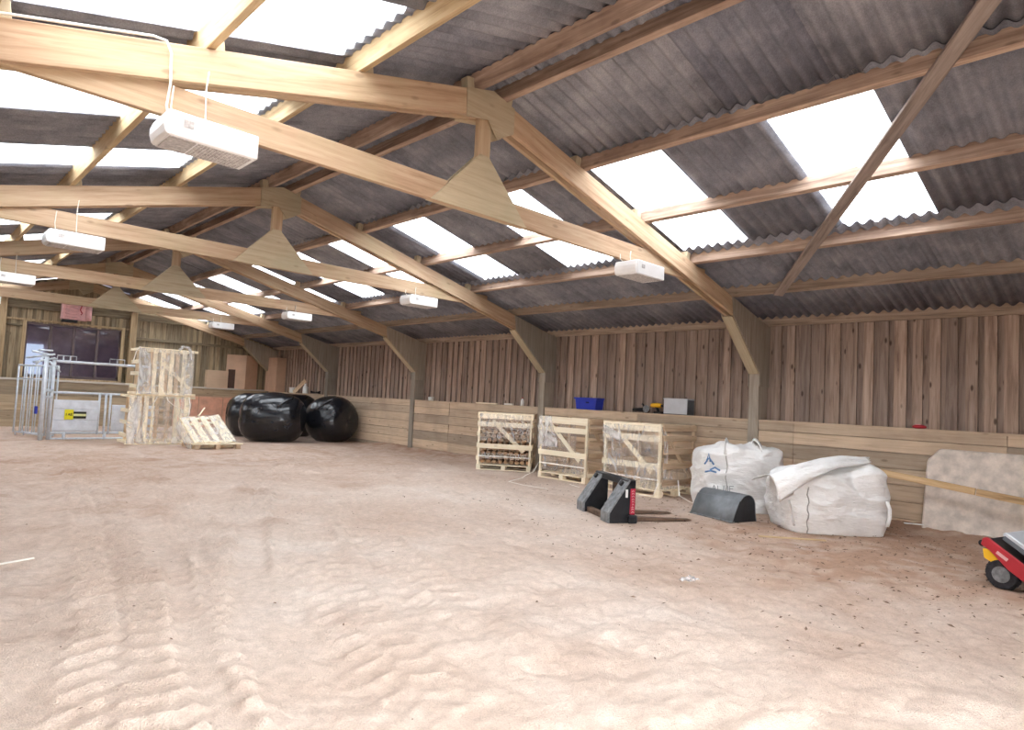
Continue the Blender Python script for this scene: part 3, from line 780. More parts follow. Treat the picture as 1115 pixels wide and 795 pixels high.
b2 = thing('bulk_bag', 'squat white bulk bag with its slack top folded over, beside the concrete slab', 'bag', (8.99, 3.27, 0), R(-44))
bag_body(b2, 1.26, 1.0, lambda u, v: .82+.15*max(-.8, min(.6, u))-.16*max(0, u-.62)+.03*v, 11, .05, 5.5)
def flap():
    # slack upper cloth: thrown over from the right-hand peak, falling past the left corner
    A = [(.52,-.0,.94),(.338,-.1,.957),(.073,-.22,.963),(-.238,-.33,.925),(-.544,-.42,.855),(-.783,-.5,.775),(-.945,-.52,.70)]
    B = [(.46,-.22,.89),(.184,-.38,.862),(-.085,-.49,.838),(-.339,-.56,.743),(-.551,-.6,.627),(-.741,-.63,.499),(-.86,-.6,.388)]
    rows = []
    nu, nv = 40, 14
    def lerp(P, u):
        f = u*(len(P)-1); i = min(int(f), len(P)-2); w = f-i
        return Vector(P[i])*(1-w)+Vector(P[i+1])*w
    for j in range(nv+1):
        v = j/nv; row = []
        for i in range(nu+1):
            u = i/nu; p = lerp(A, u)*(1-v)+lerp(B, u)*v
            bul = .05*math.sin(math.pi*v)*(.5+.6*u)
            wr = .022*(1-2*abs(mn.noise(Vector((u*2.5, v*5+u*2, 3.1)))))+.010*mn.noise(Vector((u*9, v*14, 1.7)))
            row.append(p+Vector((-.1*bul, -bul-wr, .55*bul+.4*wr)))
        rows.append(row)
    # turn the lower hem inwards
    rows.append([p+Vector((0, .05, .015)) for p in rows[-1]])
    rows.append([p+Vector((0, .05, .05)) for p in rows[-1]])
    return MB().grid(rows)
flap().build('top_flap', M['bag'], b2, smooth=True, solid=.012)
# left end of the flap: the turned-in corner triangle
fo = bpy.data.objects['top_flap'].data; ncol = 41
endc = [fo.vertices[r_*ncol+40].co.copy() for r_ in range(15)]
inner = [endc[0].lerp(endc[14], k/14)+Vector((.10, .05, -.01))*math.sin(math.pi*k/14) for k in range(15)]
tip = [p.lerp(Vector((-.60,-.50,.50)), .8) for p in inner]
MB().grid([endc, [a.lerp(b, .5)+Vector((-.01,0,0)) for a, b in zip(endc, inner)], inner, tip]).build('corner_fold', M['bag'], b2, smooth=True, solid=.008)
rows = []
for j in range(11):
    v = j/10; rows.append([(.56-1.45*u, -.02-.5*u+(.5+.25*u)*v, .955-.33*max(0,u-.25)*(1+.2*v)-.10*v*v+.022*mn.noise(Vector((u*4, v*4, 8)))) for u in [i/30 for i in range(31)]])
MB().grid(rows).build('top_cloth', M['bag'], b2, smooth=True, solid=.012)
MB().tube([(-.47+.012*math.sin(k*1.7), -.515-.022*math.sin(math.pi*k/12), .02+.56*k/12) for k in range(13)], .008, 6).build('seam', M['bag_seam'], b2, smooth=True)
ribbon(b2, 'lifting_loop', [(-.74,-.6,.42),(-.70,-.56,.34),(-.68,-.54,.26),(-.66,-.53,.16),(-.63,-.52,.1)], .05, M['bag'], (.7,.7,0))
ribbon(b2, 'lifting_loop', [(.52,-.5,.45),(.55,-.51,.36),(.545,-.52,.25),(.52,-.51,.14)], .045, M['bag'], (.7,-.7,0))

# ------------------------------------------------------------------ loader pallet fork frame
ax = Vector((.88, -.475, 0)).normalized()
fk = thing('pallet_fork', 'black loader fork frame with red side label and two tines on the sand', 'fork frame', (6.82, 4.86, 0), math.atan2(ax.y, ax.x))
for y0 in (0, .82):
    MB().prism([(-.24,.0),(.1,.0),(.1,.53),(.03,.53),(-.24,.12)], y0, y0+.03).build('side_plate', M['black_steel'], fk, bevel=.004)
    MB().prism([(-.24,.0),(.1,.0),(.1,.53),(.03,.53),(-.24,.12)], y0+.2, y0+.225).build('side_plate', M['black_steel'], fk, bevel=.004)
    fl = MB(); fl.prism([(-.26,.0),(-.26,.13),(.02,.545),(.04,.53),(-.235,.12),(-.235,.0)], y0-.005, y0+.23)
    fl.build('back_flange', M['worn_steel'], fk, bevel=.004)
    MB().tube([(-.02,y0+.115,.47),(-.05,y0+.115,.495)], .035, 14).build('hook_eye', M['black_plastic'], fk)
MB().box(.0, .11, .0, 1.05, .46, .535).build('top_bar', M['black_steel'], fk, bevel=.006)
MB().box(-.2, -.12, .2, .85, .0, .07).build('lower_bar', M['rust'], fk, bevel=.006)
MB().box(.05, .11, .0, 1.05, .06, .13).build('front_bar', M['black_steel'], fk, bevel=.006)
MB().box(.0, .13, -.045, .04, .0, .1).build('foot', M['black_steel'], fk, bevel=.015)
lb = MB().box(.035, .098, -.012, -.001, .11, .43).build('side_label', M['red_label'], fk)
rr = random.Random(8)
for k, z in enumerate((.14,.175,.2,.235,.27,.3,.335,.37,.4)):
    MB().tube([(.05+rr.uniform(0,.012),-.013,z-.008),(.066,-.014,z+.008),(.08+rr.uniform(0,.01),-.013,z-.006)], .0045, 5).build('worn_mark', M['red_pink'], lb)
MB().box(-.03, .0, -.008, -.001, .32, .42).build('white_sticker', M['white'], fk)
for y in (.1, .62):
    tn = MB(); rows = []
    tn.prism([(.1,.0),(.95,.012),(.99,.02),(.95,.03),(.16,.06),(.16,.45),(.11,.45)], y, y+.075)
    tn.build('tine', M['rust'], fk, bevel=.004)

# ------------------------------------------------------------------ grey loader bucket, mouth down
bw = Vector((-.26, -.965, 0)).normalized()
bk = thing('loader_bucket', 'small dark grey loader bucket lying mouth down before the white bag', 'bucket', (8.36, 4.87, 0), math.atan2(bw.y, bw.x))
prof = [(0,.0),(.07,.16),(.13,.28)]+[(.28+.15*math.cos(R(a)), .205+.15*math.sin(R(a))) for a in range(150, -5, -12)]+[(.44,.1),(.46,.0)]
sh = MB(); L = .76
outer = prof; inner = [(x*.96+.012, max(0, z-.014)) for x, z in prof]
rows = [[(xx, y, z) for y, z in outer] for xx in (0, L)]
sh.grid(rows[::-1]).build('shell', M['bucket'], bk, smooth=True, solid=.012)
for xx in (0.004, L-.02):
    v = [(xx, y, z) for y, z in prof]+[(xx+.016, y, z) for y, z in prof]; n = len(prof)
    ff = [tuple(range(n)), tuple(range(2*n-1, n-1, -1))]+[(i, i+n, (i+1) % n+n, (i+1) % n) for i in range(n)]
    MB().add(v, ff).build('side_plate', M['black_steel'], bk)
MB().box(0, L, -.02, .05, .0, .016).build('cutting_edge', M['worn_steel'], bk, bevel=.003)

# ------------------------------------------------------------------ concrete slab leaning on the kick boards and the rail across it
sl = MB(); zt = 1.13
poly = [(0,0),(2.4,0),(2.4,zt),(.16,zt),(.02,.96)]
n = 5
rr = random.Random(3); rows = []
M4 = Matrix.Translation((10.0, 2.42, 0)) @ Matrix.Rotation(R(-90), 4, 'Z') @ Matrix.Rotation(R(-10), 4, 'X')
sl.prism(poly, 0, .1)
o = sl.build('concrete_slab', M['concrete'], bevel=.02, mw=M4)
tag(o, 'rough pale concrete slab with a clipped corner leaning on the kick boards', 'slab')
pr_ = thing('guard_rail', 'weathered wooden rail in two lengths fixed across the concrete slab', 'rail', (9.93, 2.95, .745))
timber('board', (.03,.62,.067), (-.06,-1.15,-.125), .035, .085, M['pole'], pr_)
timber('board', (-.06,-1.16,-.128), (-.16,-2.6,-.27), .035, .085, M['pole'], pr_)

# ------------------------------------------------------------------ small red machine at the right edge
mc = thing('garden_machine', 'small red and yellow wheeled machine with grey lid at the right edge', 'machine', (7.36, 1.12, 0), R(-103))
def wheel(x, y, r=.13, w=.1):
    Mx = Matrix.Translation((x, y, r)) @ Matrix.Rotation(R(90), 4, 'X')
    wh = MB().lathe([(r*.5,-w/2),(r*.93,-w/2),(r,-w*.3),(r,w*.3),(r*.93,w/2),(r*.5,w/2)], 28, Mx).build('wheel', M['rubber'], mc, bevel=.003)
    MB().lathe([(.01,-w/2-.012),(r*.3,-w/2-.012),(r*.36,-w/2+.005),(r*.55,-w/2-.004),(r*.55,w/2+.004),(.01,w/2+.004)], 20, Mx).build('hub', M['worn_steel'], wh)
    tr = MB()
    for k in range(18):
        a = 6.283*k/18; q = Mx @ Matrix.Rotation(a, 4, 'Z'); tr.box(r*.97, r*1.05, -w*.45, w*.45, -.008, .008, q)
    tr.build('tread', M['rubber'], wh)
wheel(0, -.02); wheel(0, .5); wheel(.75, -.02); wheel(.75, .5)
# red body tipped down towards the far wheels, grey lid riding above it
pan = [(-.15,.37),(-.135,.43),(-.10,.445),(.22,.235),(.62,.13),(.95,.12),(.95,.05),(.55,.05),(.2,.10),(.06,.19),(-.08,.33)]
MB().prism(pan, -.10, -.07).build('side_panel', M['red'], mc, bevel=.006)
MB().prism(pan, .54, .57).build('side_panel', M['red'], mc, bevel=.006)
MB().prism([(-.12,.40),(-.10,.43),(.22,.22),(.62,.12),(.9,.11),(.9,.07),(.6,.07),(.2,.16)], -.07, .54).build('tray', M['black_plastic'], mc, bevel=.004)
MB().prism([(-.0,.475),(.01,.50),(.035,.505),(.30,.335),(.85,.24),(.85,.2),(.28,.28)], -.05, .53).build('lid', M['silver'], mc, bevel=.008)
MB().box(-.01, .27, -.058, -.05, -.02, .02, Matrix.Translation((.02,0,.455)) @ Matrix.Rotation(R(33), 4, 'Y')).build('lid_edge', M['silver_dark'], mc, bevel=.004)
MB().prism([(-.14,.25),(-.15,.33),(-.08,.33),(.02,.23),(-.06,.21)], -.06, -.03).build('bracket', M['yellow'], mc, bevel=.004)
MB().prism([(.08,.17),(.07,.20),(.2,.15),(.2,.12)], -.068, -.04).build('bracket', M['yellow'], mc, bevel=.004)
MB().tube([(-.16,-.05,.375),(-.14,.5,.375)], .03, 10).build('roller', M['black_plastic'], mc, smooth=True)
MB().box(-.05, .05, -.104, -.099, -.014, .014, Matrix.Translation((.02,0,.30)) @ Matrix.Rotation(R(33), 4, 'Y')).build('badge', M['red_pink'], mc)
MB().box(.0, .78, .2, .3, .06, .12).build('chassis', M['black_steel'], mc, bevel=.005)

# ------------------------------------------------------------------ things on the right ledge
t = thing('storage_crate', 'blue plastic storage crate on the ledge above the middle crate', 'crate', (10.46, 8.5, ZL), R(-90))
def tray(t, mat, W, D, H, th=.012, taper=.9):
    mb = MB(); f = lambda w, d, z: [(-w/2,-d/2,z),(w/2,-d/2,z),(w/2,d/2,z),(-w/2,d/2,z)]
    rows = [f(W*taper, D*taper, 0), f(W, D, H), f(W+.04, D+.04, H), f(W+.04, D+.04, H-.03), f(W+.02, D+.02, H-.03)]
    rows2 = [f(W*taper, D*taper, 0), f(W, D, H), f(W-2*th, D-2*th, H), f(W*taper-2*th, D*taper-2*th, th)]
    mb.grid(rows2, closed=True); n = len(mb.v); mb.f += [(3,2,1,0), (n-4,n-3,n-2,n-1)]
    mb.build('body', mat, t, bevel=.006)
    rim = MB(); rim.grid([f(W, D, H-.03), f(W+.035, D+.035, H-.03), f(W+.035, D+.035, H+.004), f(W-.004, D-.004, H+.004), f(W-.004, D-.004, H-.03)], closed=True).build('rim', mat, t)
tray(t, M['blue'], .56, .26, .24)
MB().box(.02, .1, -.15, -.135, .13, .16).build('handle', M['blue_dark'], t, bevel=.004)
t = thing('metal_box', 'silver grey metal box on the ledge, left of the nearest column', 'box', (10.47, 6.4, ZL), R(-87))
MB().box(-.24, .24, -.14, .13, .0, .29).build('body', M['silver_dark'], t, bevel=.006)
MB().box(-.235, .235, -.155, -.14, .01, .285).build('front_panel', M['silver'], t, bevel=.004)
MB().box(-.245, .245, -.155, .135, .27, .295).build('lid', M['silver'], t, bevel=.004)
t = thing('power_drill', 'yellow and black power drill lying on the ledge beside the silver box', 'tool', (10.45, 6.86, ZL), R(-95))
MB().tube([(-.13,0,.15),(.0,0,.155),(.09,0,.15),(.1,0,.15)], [.04,.048,.04,.02], 14).build('motor_housing', M['yellow'], t, smooth=True)
MB().tube([(-.02,0,.13),(.02,0,.05),(.03,0,.03)], [.03,.026,.03], 10).build('grip', M['black_plastic'], t, smooth=True)
MB().box(-.06, .12, -.04, .04, 0, .045).build('battery', M['black_plastic'], t, bevel=.01)
MB().tube([(.1,0,.15),(.17,0,.15),(.19,0,.15)], [.025,.02,.008], 12).build('chuck', M['black_steel'], t, smooth=True)
t = thing('angle_grinder', 'dark brown power tool lying on the ledge left of the yellow drill', 'tool', (10.45, 7.2, ZL), R(-88))
MB().tube([(-.2,0,.05),(-.1,0,.055),(.02,0,.06),(.1,0,.08)], [.025,.03,.04,.045], 14).build('body', M['black_plastic'], t, smooth=True)
MB().tube([(.1,-.03,.05),(.1,.03,.05),(.1,.05,.05)], [.05,.06,.03], 18).build('head', M['slot'], t, smooth=True)
MB().lathe([(.07,0),(.07,.008),(.015,.012)], 24, Matrix.Translation((.12,-.04,.08)) @ Matrix.Rotation(R(90), 4, 'X')).build('disc', M['worn_steel'], t)
MB().tube([(.05,0,.09),(.03,.0,.15),(.0,.0,.17)], [.016,.018,.016], 8).build('side_handle', M['black_plastic'], t, smooth=True)
tag(timber('wood_offcut', (10.42, 12.0, ZL+.015), (10.42, 11.25, ZL+.015), .05, .03, M['pallet']), 'pale strip of wood on the ledge above the log crate', 'offcut')
tag(timber('wood_offcut', (10.42, 10.98, ZL+.02), (10.42, 10.72, ZL+.02), .07, .04, M['strap']), 'short whitish offcut on the ledge right of the pale strip', 'offcut')
def bottle(name, label, cat, loc, r, h, mat, capm):
    t = thing(name, label, cat, loc)
    MB().lathe([(r*.9,0),(r,.01),(r,h*.62),(r*.45,h*.82),(r*.4,h*.9)], 16).build('body', mat, t, smooth=True)
    MB().lathe([(r*.45,h*.88),(r*.45,h),(.004,h)], 12).build('cap', capm, t)
bottle('spray_bottle', 'small red and white bottle on the ledge above the log crate', 'bottle', (10.43, 10.42, ZL), .04, .19, M['white'], M['red'])
bottle('tub_bottle', 'white plastic bottle on the ledge near the far corner', 'bottle', (10.42, 21.0, ZL), .09, .34, M['white'], M['white'])
t = thing('tub', 'small white tub on the ledge in the far corner', 'tub', (10.42, 21.95, ZL))
MB().lathe([(.1,0),(.12,.02),(.125,.17)], 18).build('body', M['white'], t, smooth=True)
MB().lathe([(.13,.16),(.13,.19),(.004,.19)], 18).build('lid', M['white'], t)
t = thing('cup', 'white cup on the ledge beyond the second column', 'cup', (10.43, 13.85, ZL))
MB().lathe([(.06,0),(.075,.01),(.08,.1),(.07,.1),(.06,.02)], 18).build('body', M['white'], t, smooth=True)
t = thing('red_dish', 'small red dish on the ledge above the concrete slab', 'dish', (10.43, 2.56, ZL))
MB().lathe([(.06,0),(.085,.01),(.09,.03),(.06,.05),(.004,.055)], 20).build('body', M['red'], t, smooth=True)
MB().lathe([(.045,.05),(.045,.062),(.004,.065)], 16).build('lid', M['red_pink'], t)
co = MB(); co.tube([(.16*math.cos(a*.35)*(1-.004*a), .13*math.sin(a*.35), .03+.007*(a % 9)) for a in range(54)], .018, 8)
tag(co.build('hose_coil', M['rubber'], loc=(10.44, 20.3, ZL), smooth=True), 'black hose coil lying on the ledge near the far corner', 'hose')
tag(timber('leaning_plank', (10.36, 21.75, ZL+.01), (10.56, 21.3, ZL+.46), .14, .03, M['pallet_brown'], up=(1,0,.3)), 'short brown plank leaning on the wall boards near the far corner', 'plank')

# ------------------------------------------------------------------ cardboard in the far corner
def foot_prism(name, pts, z0, z1, mat, parent=None):
    n = len(pts); v = [(x, y, z0) for x, y in pts]+[(x, y, z1) for x, y in pts]
    f = [tuple(range(n-1, -1, -1)), tuple(range(n, 2*n))]+[(i, (i+1) % n, (i+1) % n+n, i+n) for i in range(n)]
    return MB().add(v, f).build(name, mat, parent, bevel=.004)
ZF = 1.39
t = thing('cardboard_box', 'low cardboard box on the far ledge, left of the tall box', 'box', (8.5, YE+.06, ZF))
MB().box(-.37, .35, -.14, .1, 0, .63).build('body', M['cardboard_pale'], t, bevel=.004)
MB().box(-.37, .35, -.143, -.139, .3, .31).build('tape', M['cardboard'], t)
t = thing('cardboard_box', 'tall cardboard box with a dark slot on the far ledge', 'box', (9.35, YE+.02, ZF))
foot_prism('body', [(-.5,.15),(.08,-.19),(.62,.08),(.6,.15)], 0, 1.24, M['cardboard'], t)
ds = Vector((.58,-.34,0)).normalized()
MB().box(.08, .32, -.006, .02, .0, .7, Matrix.Translation((-.5,.15,0)) @ Matrix.Rotation(math.atan2(ds.y, ds.x), 4, 'Z')).build('slot', M['slot'], t)
t = thing('cardboard_box', 'plain tall cardboard box in the far corner beside the wall boards', 'box', (10.43, 23.35, ZF))
MB().box(-.2, .15, -.4, .55, -.03, 1.22).build('body', M['cardboard'], t, bevel=.004)
MB().box(-.203, -.199, -.36, .5, .86, .87).build('tape', M['cardboard_pale'], t)
# terracotta boards against the far kick boards
for i, (x0, x1, lab) in enumerate(((7.1, 7.9, 'leftmost terracotta board against the far kick boards'), (7.91, 8.72, 'middle terracotta board behind the slatted pallet'), (8.73, 9.7, 'terracotta board running behind the black bales'))):
    t = thing('painted_board', lab, 'board', ((x0+x1)/2, YE-.05, 0)); w_ = (x1-x0)/2
    MB().box(-w_, w_, -.02, .015, 0, 1.08).build('panel', M['terracotta'], t, bevel=.003)
    MB().box(-w_, -w_+.02, -.03, -.02, 0, 1.08).build('edge_strip', M['cardboard'], t)
    MB().box(-w_, w_, -.03, -.02, 1.06, 1.09).build('edge_strip', M['cardboard'], t)
# faded red housing on the far wall
t = thing('alarm_housing', 'faded red ribbed housing fixed above the far window', 'housing', (4.12, YB-.2, 3.5))
MB().box(-.38, .3, -.1, .15, -.22, .28).build('body', M['red_pink'], t, bevel=.02)
for z in (-.15, -.05, .06, .17): MB().box(-.3, .02, -.13, -.09, z, z+.05).build('rib', M['red_pink'], t, bevel=.01)
MB().tube([(.3,0,-.2),(.3,0,.26)], .12, 16).build('round_end', M['red_pink'], t, smooth=True)
MB().box(-.36, .05, -.08, .1, -.3, -.22).build('base', M['black_plastic'], t, bevel=.01)
MB().tube([(.12,-.13,.25),(.08,-.14,.1),(.14,-.14,.0),(.1,-.14,-.05)], .016, 8).build('pull_cord', M['red'], t, smooth=True)

# ------------------------------------------------------------------ galvanised hurdles and gates in front of the far window
def bar(t, name, p0, p1, r=.022): return MB().tube([p0, p1], r, 8).build(name, M['galv'], t, smooth=True)
def make_hurdle(label, loc, rz, W=1.5, H=1.74, nb=6):
    t = thing('sheep_hurdle', label, 'hurdle', loc, rz, 'galvanised hurdles stacked at the far left')
    for k in range(nb): bar(t, 'upright', (W*k/(nb-1), 0, .06), (W*k/(nb-1), 0, H), .021 if k in (0, nb-1) else .015)
    bar(t, 'rail', (0,0,H), (W,0,H)); bar(t, 'rail', (0,0,.08), (W,0,.08)); bar(t, 'rail', (0,0,H-.33), (W,0,H-.33), .016)
    for x in (.1, W-.1): bar(t, 'foot', (x,0,0), (x,0,.08), .016)
    return t
d = Vector((2.86-2.4, 18.75-20.3, 0)); az = math.atan2(d.y, d.x)
h0 = make_hurdle('front galvanised hurdle at the far left, its upright bars in full view', (2.4, 20.3, 0), az)
h = copy_tree(h0); h.location = (2.56, 20.22, 0); h['label'] = 'second galvanised hurdle standing close behind the front one, its bars showing through'
g = thing('cattle_gate', 'galvanised gate frame with sheeted panels and a yellow sign before the far window', 'gate', (2.86, 18.6, 0), R(4))
bar(g, 'post', (0,0,0), (0,0,1.93), .04); bar(g, 'post', (-.18,-.12,0), (-.18,-.12,1.95), .045)
for z in (1.0, 1.16): bar(g, 'tie_bar', (-.18,-.12,z), (0,0,z), .035)
bar(g, 'rail', (0,0,1.86), (2.5,0,1.86), .035); bar(g, 'rail', (0,0,1.12), (2.4,0,1.12), .028)
bar(g, 'rail', (0,0,.16), (2.4,0,.16), .03); bar(g, 'rail', (0,0,.02), (2.4,0,.02), .025)
for x in (.31, 1.17): bar(g, 'foot', (x,0,0), (x,0,.17), .035)
for x in (1.0, 1.14, 1.24): bar(g, 'post', (x,-.02,.12), (x,-.02,1.14), .026)
def sheeted(x0, x1, z0, z1):
    mb = MB(); rows = []
    zs = [(z0,0),(z0+.03,.015),(z0+.25,.015),(z0+.262,0),(z0+.275,.015),(z0+.52,.015),(z0+.532,0),(z0+.545,.015),(z1-.03,.015),(z1,0)]
    for z, d_ in zs: rows.append([(x0,-.03-d_,z),(x1,-.03-d_,z)])
    return mb.grid(rows).build('sheet_panel', M['galv_sheet'], g, solid=.006)
sheeted(.05, .98, .2, .95); sheeted(1.28, 2.3, .2, .86)
s_ = MB().box(.28, .46, -.062, -.052, .48, .72).build('sign', M['sign_yellow'], g)
sg = []
for i, c in enumerate('IAE'):
    sg.append([((a[0], -.064, a[1]), (b[0], -.064, b[1])) for a, b in glyph(c, .295+.055*i, .575, .04, .055)])
bars(s_, 'lettering', M['sign_black'], sg, .006)
s2 = MB().box(.46, .73, -.062, -.052, .51, .67).build('sign', M['sign_black'], g)
MB().box(.465, .725, -.066, -.06, .565, .62).build('stripe', M['sign_pale'], s2)
MB().box(1.62, 1.8, -.062, -.052, .56, .68).build('sign', M['white'], g)
for x0, cells in ((.05, 3), (1.16, 2)):
    for c in range(cells):
        a = x0+.135*c*(1.3 if cells == 2 else 1); w_ = .12*(1.3 if cells == 2 else 1)
        MB().tube([(a,0,1.9),(a,0,2.0),(a+w_,0,2.0),(a+w_,0,1.9)], .012, 6).build('bracket', M['galv'], g)
# hinges and latches bunched at the corner post
for p in (((-.5,.25,1.9),(.0,.0,2.02)), ((-.45,.0,2.06),(-.02,.1,2.0)), ((-.4,.1,1.8),(.0,-.05,1.93)), ((-.1,0,1.85),(.13,-.02,1.6)), ((-.35,.05,1.75),(-.2,.05,1.95)), ((-.3,.15,2.1),(-.05,.0,2.1))):
    bar(g, 'latch_bar', p[0], p[1], .024)
MB().box(-.3, -.24, .02, .08, .6, .78).build('latch_cover', M['blue'], g, bevel=.01)

# ------------------------------------------------------------------ stacked film-wrapped crates at the far end
def side_crate(label, loc, rz, W, H, D, verts, diag, seed, dense):
    t = thing('log_crate', label, 'crate', loc, rz); P = M['pallet']
    for z in (.03, H-.03):
        timber('cross_rail', (-.06,0,z), (W+.1,0,z), .05, .06, P, t); timber('cross_rail', (-.03,D,z), (W+.03,D,z), .05, .06, P, t)
        timber('end_rail', (.02,0,z), (.02,D,z), .05, .06, P, t); timber('end_rail', (W-.02,0,z), (W-.02,D,z), .05, .06, P, t)
    for x, w_ in verts: timber('slat', (x,-.03,.0), (x,-.03,H), .02, w_, P, t, up=(1,0,0))
    for x in (.15, .45, .8, 1.05):
        if x < W: timber('slat', (x,D+.03,0), (x,D+.03,H), .02, .09, M['pallet_brown'], t, up=(1,0,0))
    for z in (.2, .5, .78):
        timber('slat', (.0,.1,z), (.0,D-.05,z), .02, .09, P, t)
        timber('slat', (W,.1,z), (W,D-.05,z), .02, .09, P, t)
    if diag: timber('brace_slat', diag[0], diag[1], .018, .08, P, t)
    film_sheet(t, lambda u, v: (-.05+(W*.28)*u*(1-.3*v), -.05, .02+(H-.04)*v), 10, 20, .03, M['film_thick' if dense else 'film'], seed)
    film_sheet(t, lambda u, v: (W*.2+W*.8*u, -.045, .02+(H-.04)*v), 22, 20, .02, M['film'], seed+1)
    film_sheet(t, lambda u, v: (W*.82+W*.22*u, -.03+.1*u, .05+(H-.05)*v), 8, 20, .03, M['film'], seed+2)
    return t
st = side_crate('lower film-wrapped slatted crate of the stack beside the sheeted gate', (4.15, 17.05, 0), R(-2), 1.3, 1.16, .95, [(.02,.1),(.2,.05),(.33,.09),(.47,.05),(.98,.1),(1.22,.12)], ((1.0,-.015,1.05),(1.2,-.015,.2)), 30, True)
for z in (.28, .42, .62, .8): timber('inner_slat', (.45,.25,z), (.95,.25,z), .03, .06, M['pallet_brown'], st)
up = side_crate('upper film-wrapped slatted crate, stacked on the other beside the sheeted gate', (4.28, 17.0, 1.17), R(-2), 1.15, 1.12, .95, [(.3,.09),(.47,.11),(.66,.1),(.94,.1)], ((.42,-.015,.82),(1.1,-.015,.18)), 40, True)
ribbon(up, 'strap', [(-.05,-.06,1.12),(-.12,-.07,1.0),(-.17,-.08,.76),(-.19,-.08,.72)], .025, M['strap'])
ribbon(up, 'strap', [(1.1,-.06,-.02),(1.13,-.07,-.2),(1.12,-.08,-.45),(1.07,-.08,-.52)], .025, M['strap'])
ribbon(up, 'strap', [(.6,-.07,-.02),(.63,-.09,-.12),(.75,-.09,-.22),(.95,-.09,-.32)], .025, M['strap'])
ribbon(up, 'strap', [(.4,-.07,-.02),(.36,-.09,-.12),(.28,-.09,-.26)], .025, M['strap'])
mbt = MB().tube([(.8,-.05,1.12),(.88,-.06,1.2),(1.0,-.06,1.19),(1.06,-.05,1.1),(1.07,-.06,.9)], [.03,.035,.035,.03,.025], 8); mbt.build('plastic_film', M['film_thick'], up, smooth=True)

# pallet with a white slatted panel tipped back on it
pl = thing('pallet', 'low wooden pallet lying on the sand in front of the black bales', 'pallet', (5.1, 15.5, 0), R(0))
def pallet_low(t, W, D):
    b = MB()
    for x in (.05, W/2-.05, W-.15):
        for y in (.02, D/2-.06, D-.14): b.box(x, x+.1, y, y+.12, .02, .11)
    b.build('blocks', M['pallet_brown'], t, bevel=.003)
    for i in range(5):
        y = i*(D-.14)/4; MB().box(0, W, y, y+.14, .11, .135).build('deck_board', M['pallet'], t, bevel=.002)
    for x in (.05, W/2-.05, W-.15): MB().box(x, x+.1, 0, D, 0, .02).build('bottom_board', M['pallet_brown'], t, bevel=.002)
pallet_low(pl, 1.12, .95)
pn = thing('slatted_panel', 'white film-wrapped slatted crate side tipped back on the low pallet', 'crate', (0, 0, 0))
BL, BR, TL, TR = Vector((5.16,15.6,.15)), Vector((6.12,15.66,.15)), Vector((4.97,16.15,.68)), Vector((5.86,16.2,.76))
def pq(u, v, off=0):
    p = (BL*(1-u)+BR*u)*(1-v)+(TL*(1-u)+TR*u)*v
    return p+Vector((0,-.69,.72))*off
nn = Vector((0,-.69,.72))
for u, w_ in ((.07,.14),(.3,.15),(.55,.13),(.86,.26)): timber('slat', pq(u,0), pq(u,1), w_, .02, M['pallet'], pn, up=nn)
for v in (.06, .94):
    timber('cross_rail', pq(0,v,-.03), pq(1,v,-.03), .07, .03, M['pallet'], pn, up=nn)
    timber('cross_rail', pq(0,v,-.2), pq(1,v,-.2), .07, .03, M['pallet'], pn, up=nn)
for u in (.03, .97): timber('end_rail', pq(u,.94,-.2), pq(u,.94,-.03), .06, .03, M['pallet'], pn)
film_sheet(pn, lambda u, v: pq(u, v, .025), 24, 16, .015, M['film'], 51)
film_sheet(pn, lambda u, v: pq(-.02-.06*math.sin(3*v), .95*v, .02-.3*u), 10, 14, .04, M['film_thick'], 52)
timber('stick', pq(.45,.98,.03), pq(.72,1.25,.06), .03, .025, M['pallet'], pn)

# ------------------------------------------------------------------ black wrapped bales
def make_bale(label, loc, rz, seed, Rr=.66, L=1.25):
    t = thing('wrapped_bale', label, 'bale', loc, rz, 'black plastic wrapped bales in the far corner')
    r = np.random.default_rng(seed); ph = r.random(10)*6.28; rows = []; nu = 72
    prof = [(0.001,-.56),(.3,-.55),(.5,-.53),(.68,-.49),(.82,-.42),(.92,-.33),(.985,-.2),(1.01,0),(.985,.2),(.92,.33),(.82,.42),(.68,.49),(.5,.53),(.3,.55),(.001,.56)]
    fine = []
    for (a, b) in zip(prof[:-1], prof[1:]):
        for k in range(4): fine.append((a[0]+(b[0]-a[0])*k/4, a[1]+(b[1]-a[1])*k/4))
    fine.append(prof[-1])
    for q, x in fine:
        row = []
        for i in range(nu):
            a = 2*math.pi*i/nu
            w = .018*math.sin(3*a+ph[0]+4*x)+.008*math.sin(9*a+ph[1]+9*x)+.005*math.sin(23*a+ph[2]+14*x)+.008*math.sin(14*x+3*math.sin(2*a+ph[3]))
            rad = Rr*q*(1+w*min(1, q*1.5)); y = rad*math.cos(a); z = rad*math.sin(a)
            if z < -Rr*.9: z = -Rr*.9+(z+Rr*.9)*.15; y *= 1.04
            row.append((L*x*(1+.02*math.sin(3*a+ph[5])), y, z+Rr*.915))
        rows.append(row)
    MB().grid(rows, closed=True).build('wrap', M['black_film'], t, smooth=True)
    # loose tail of film
    rr_ = [(L*(.1+.25*k/10), -Rr*(1.0-.0*k)*math.cos(.5+.05*k)*1.03, Rr*.915+Rr*1.03*math.sin(.5+.05*k)) for k in range(11)]
    ribbon(t, 'film_tail', rr_, .1, M['black_film'], (.2,.3,.9), .004)
    return t
make_bale('front black wrapped bale, lying across, nearest the slatted pallet', (7.86, 17.66, 0), R(-30), 1, .7, 1.56)
make_bale('black wrapped bale peeping out at the left behind the front bale', (8.1, 19.6, 0), R(-15), 2, .68, 1.35)
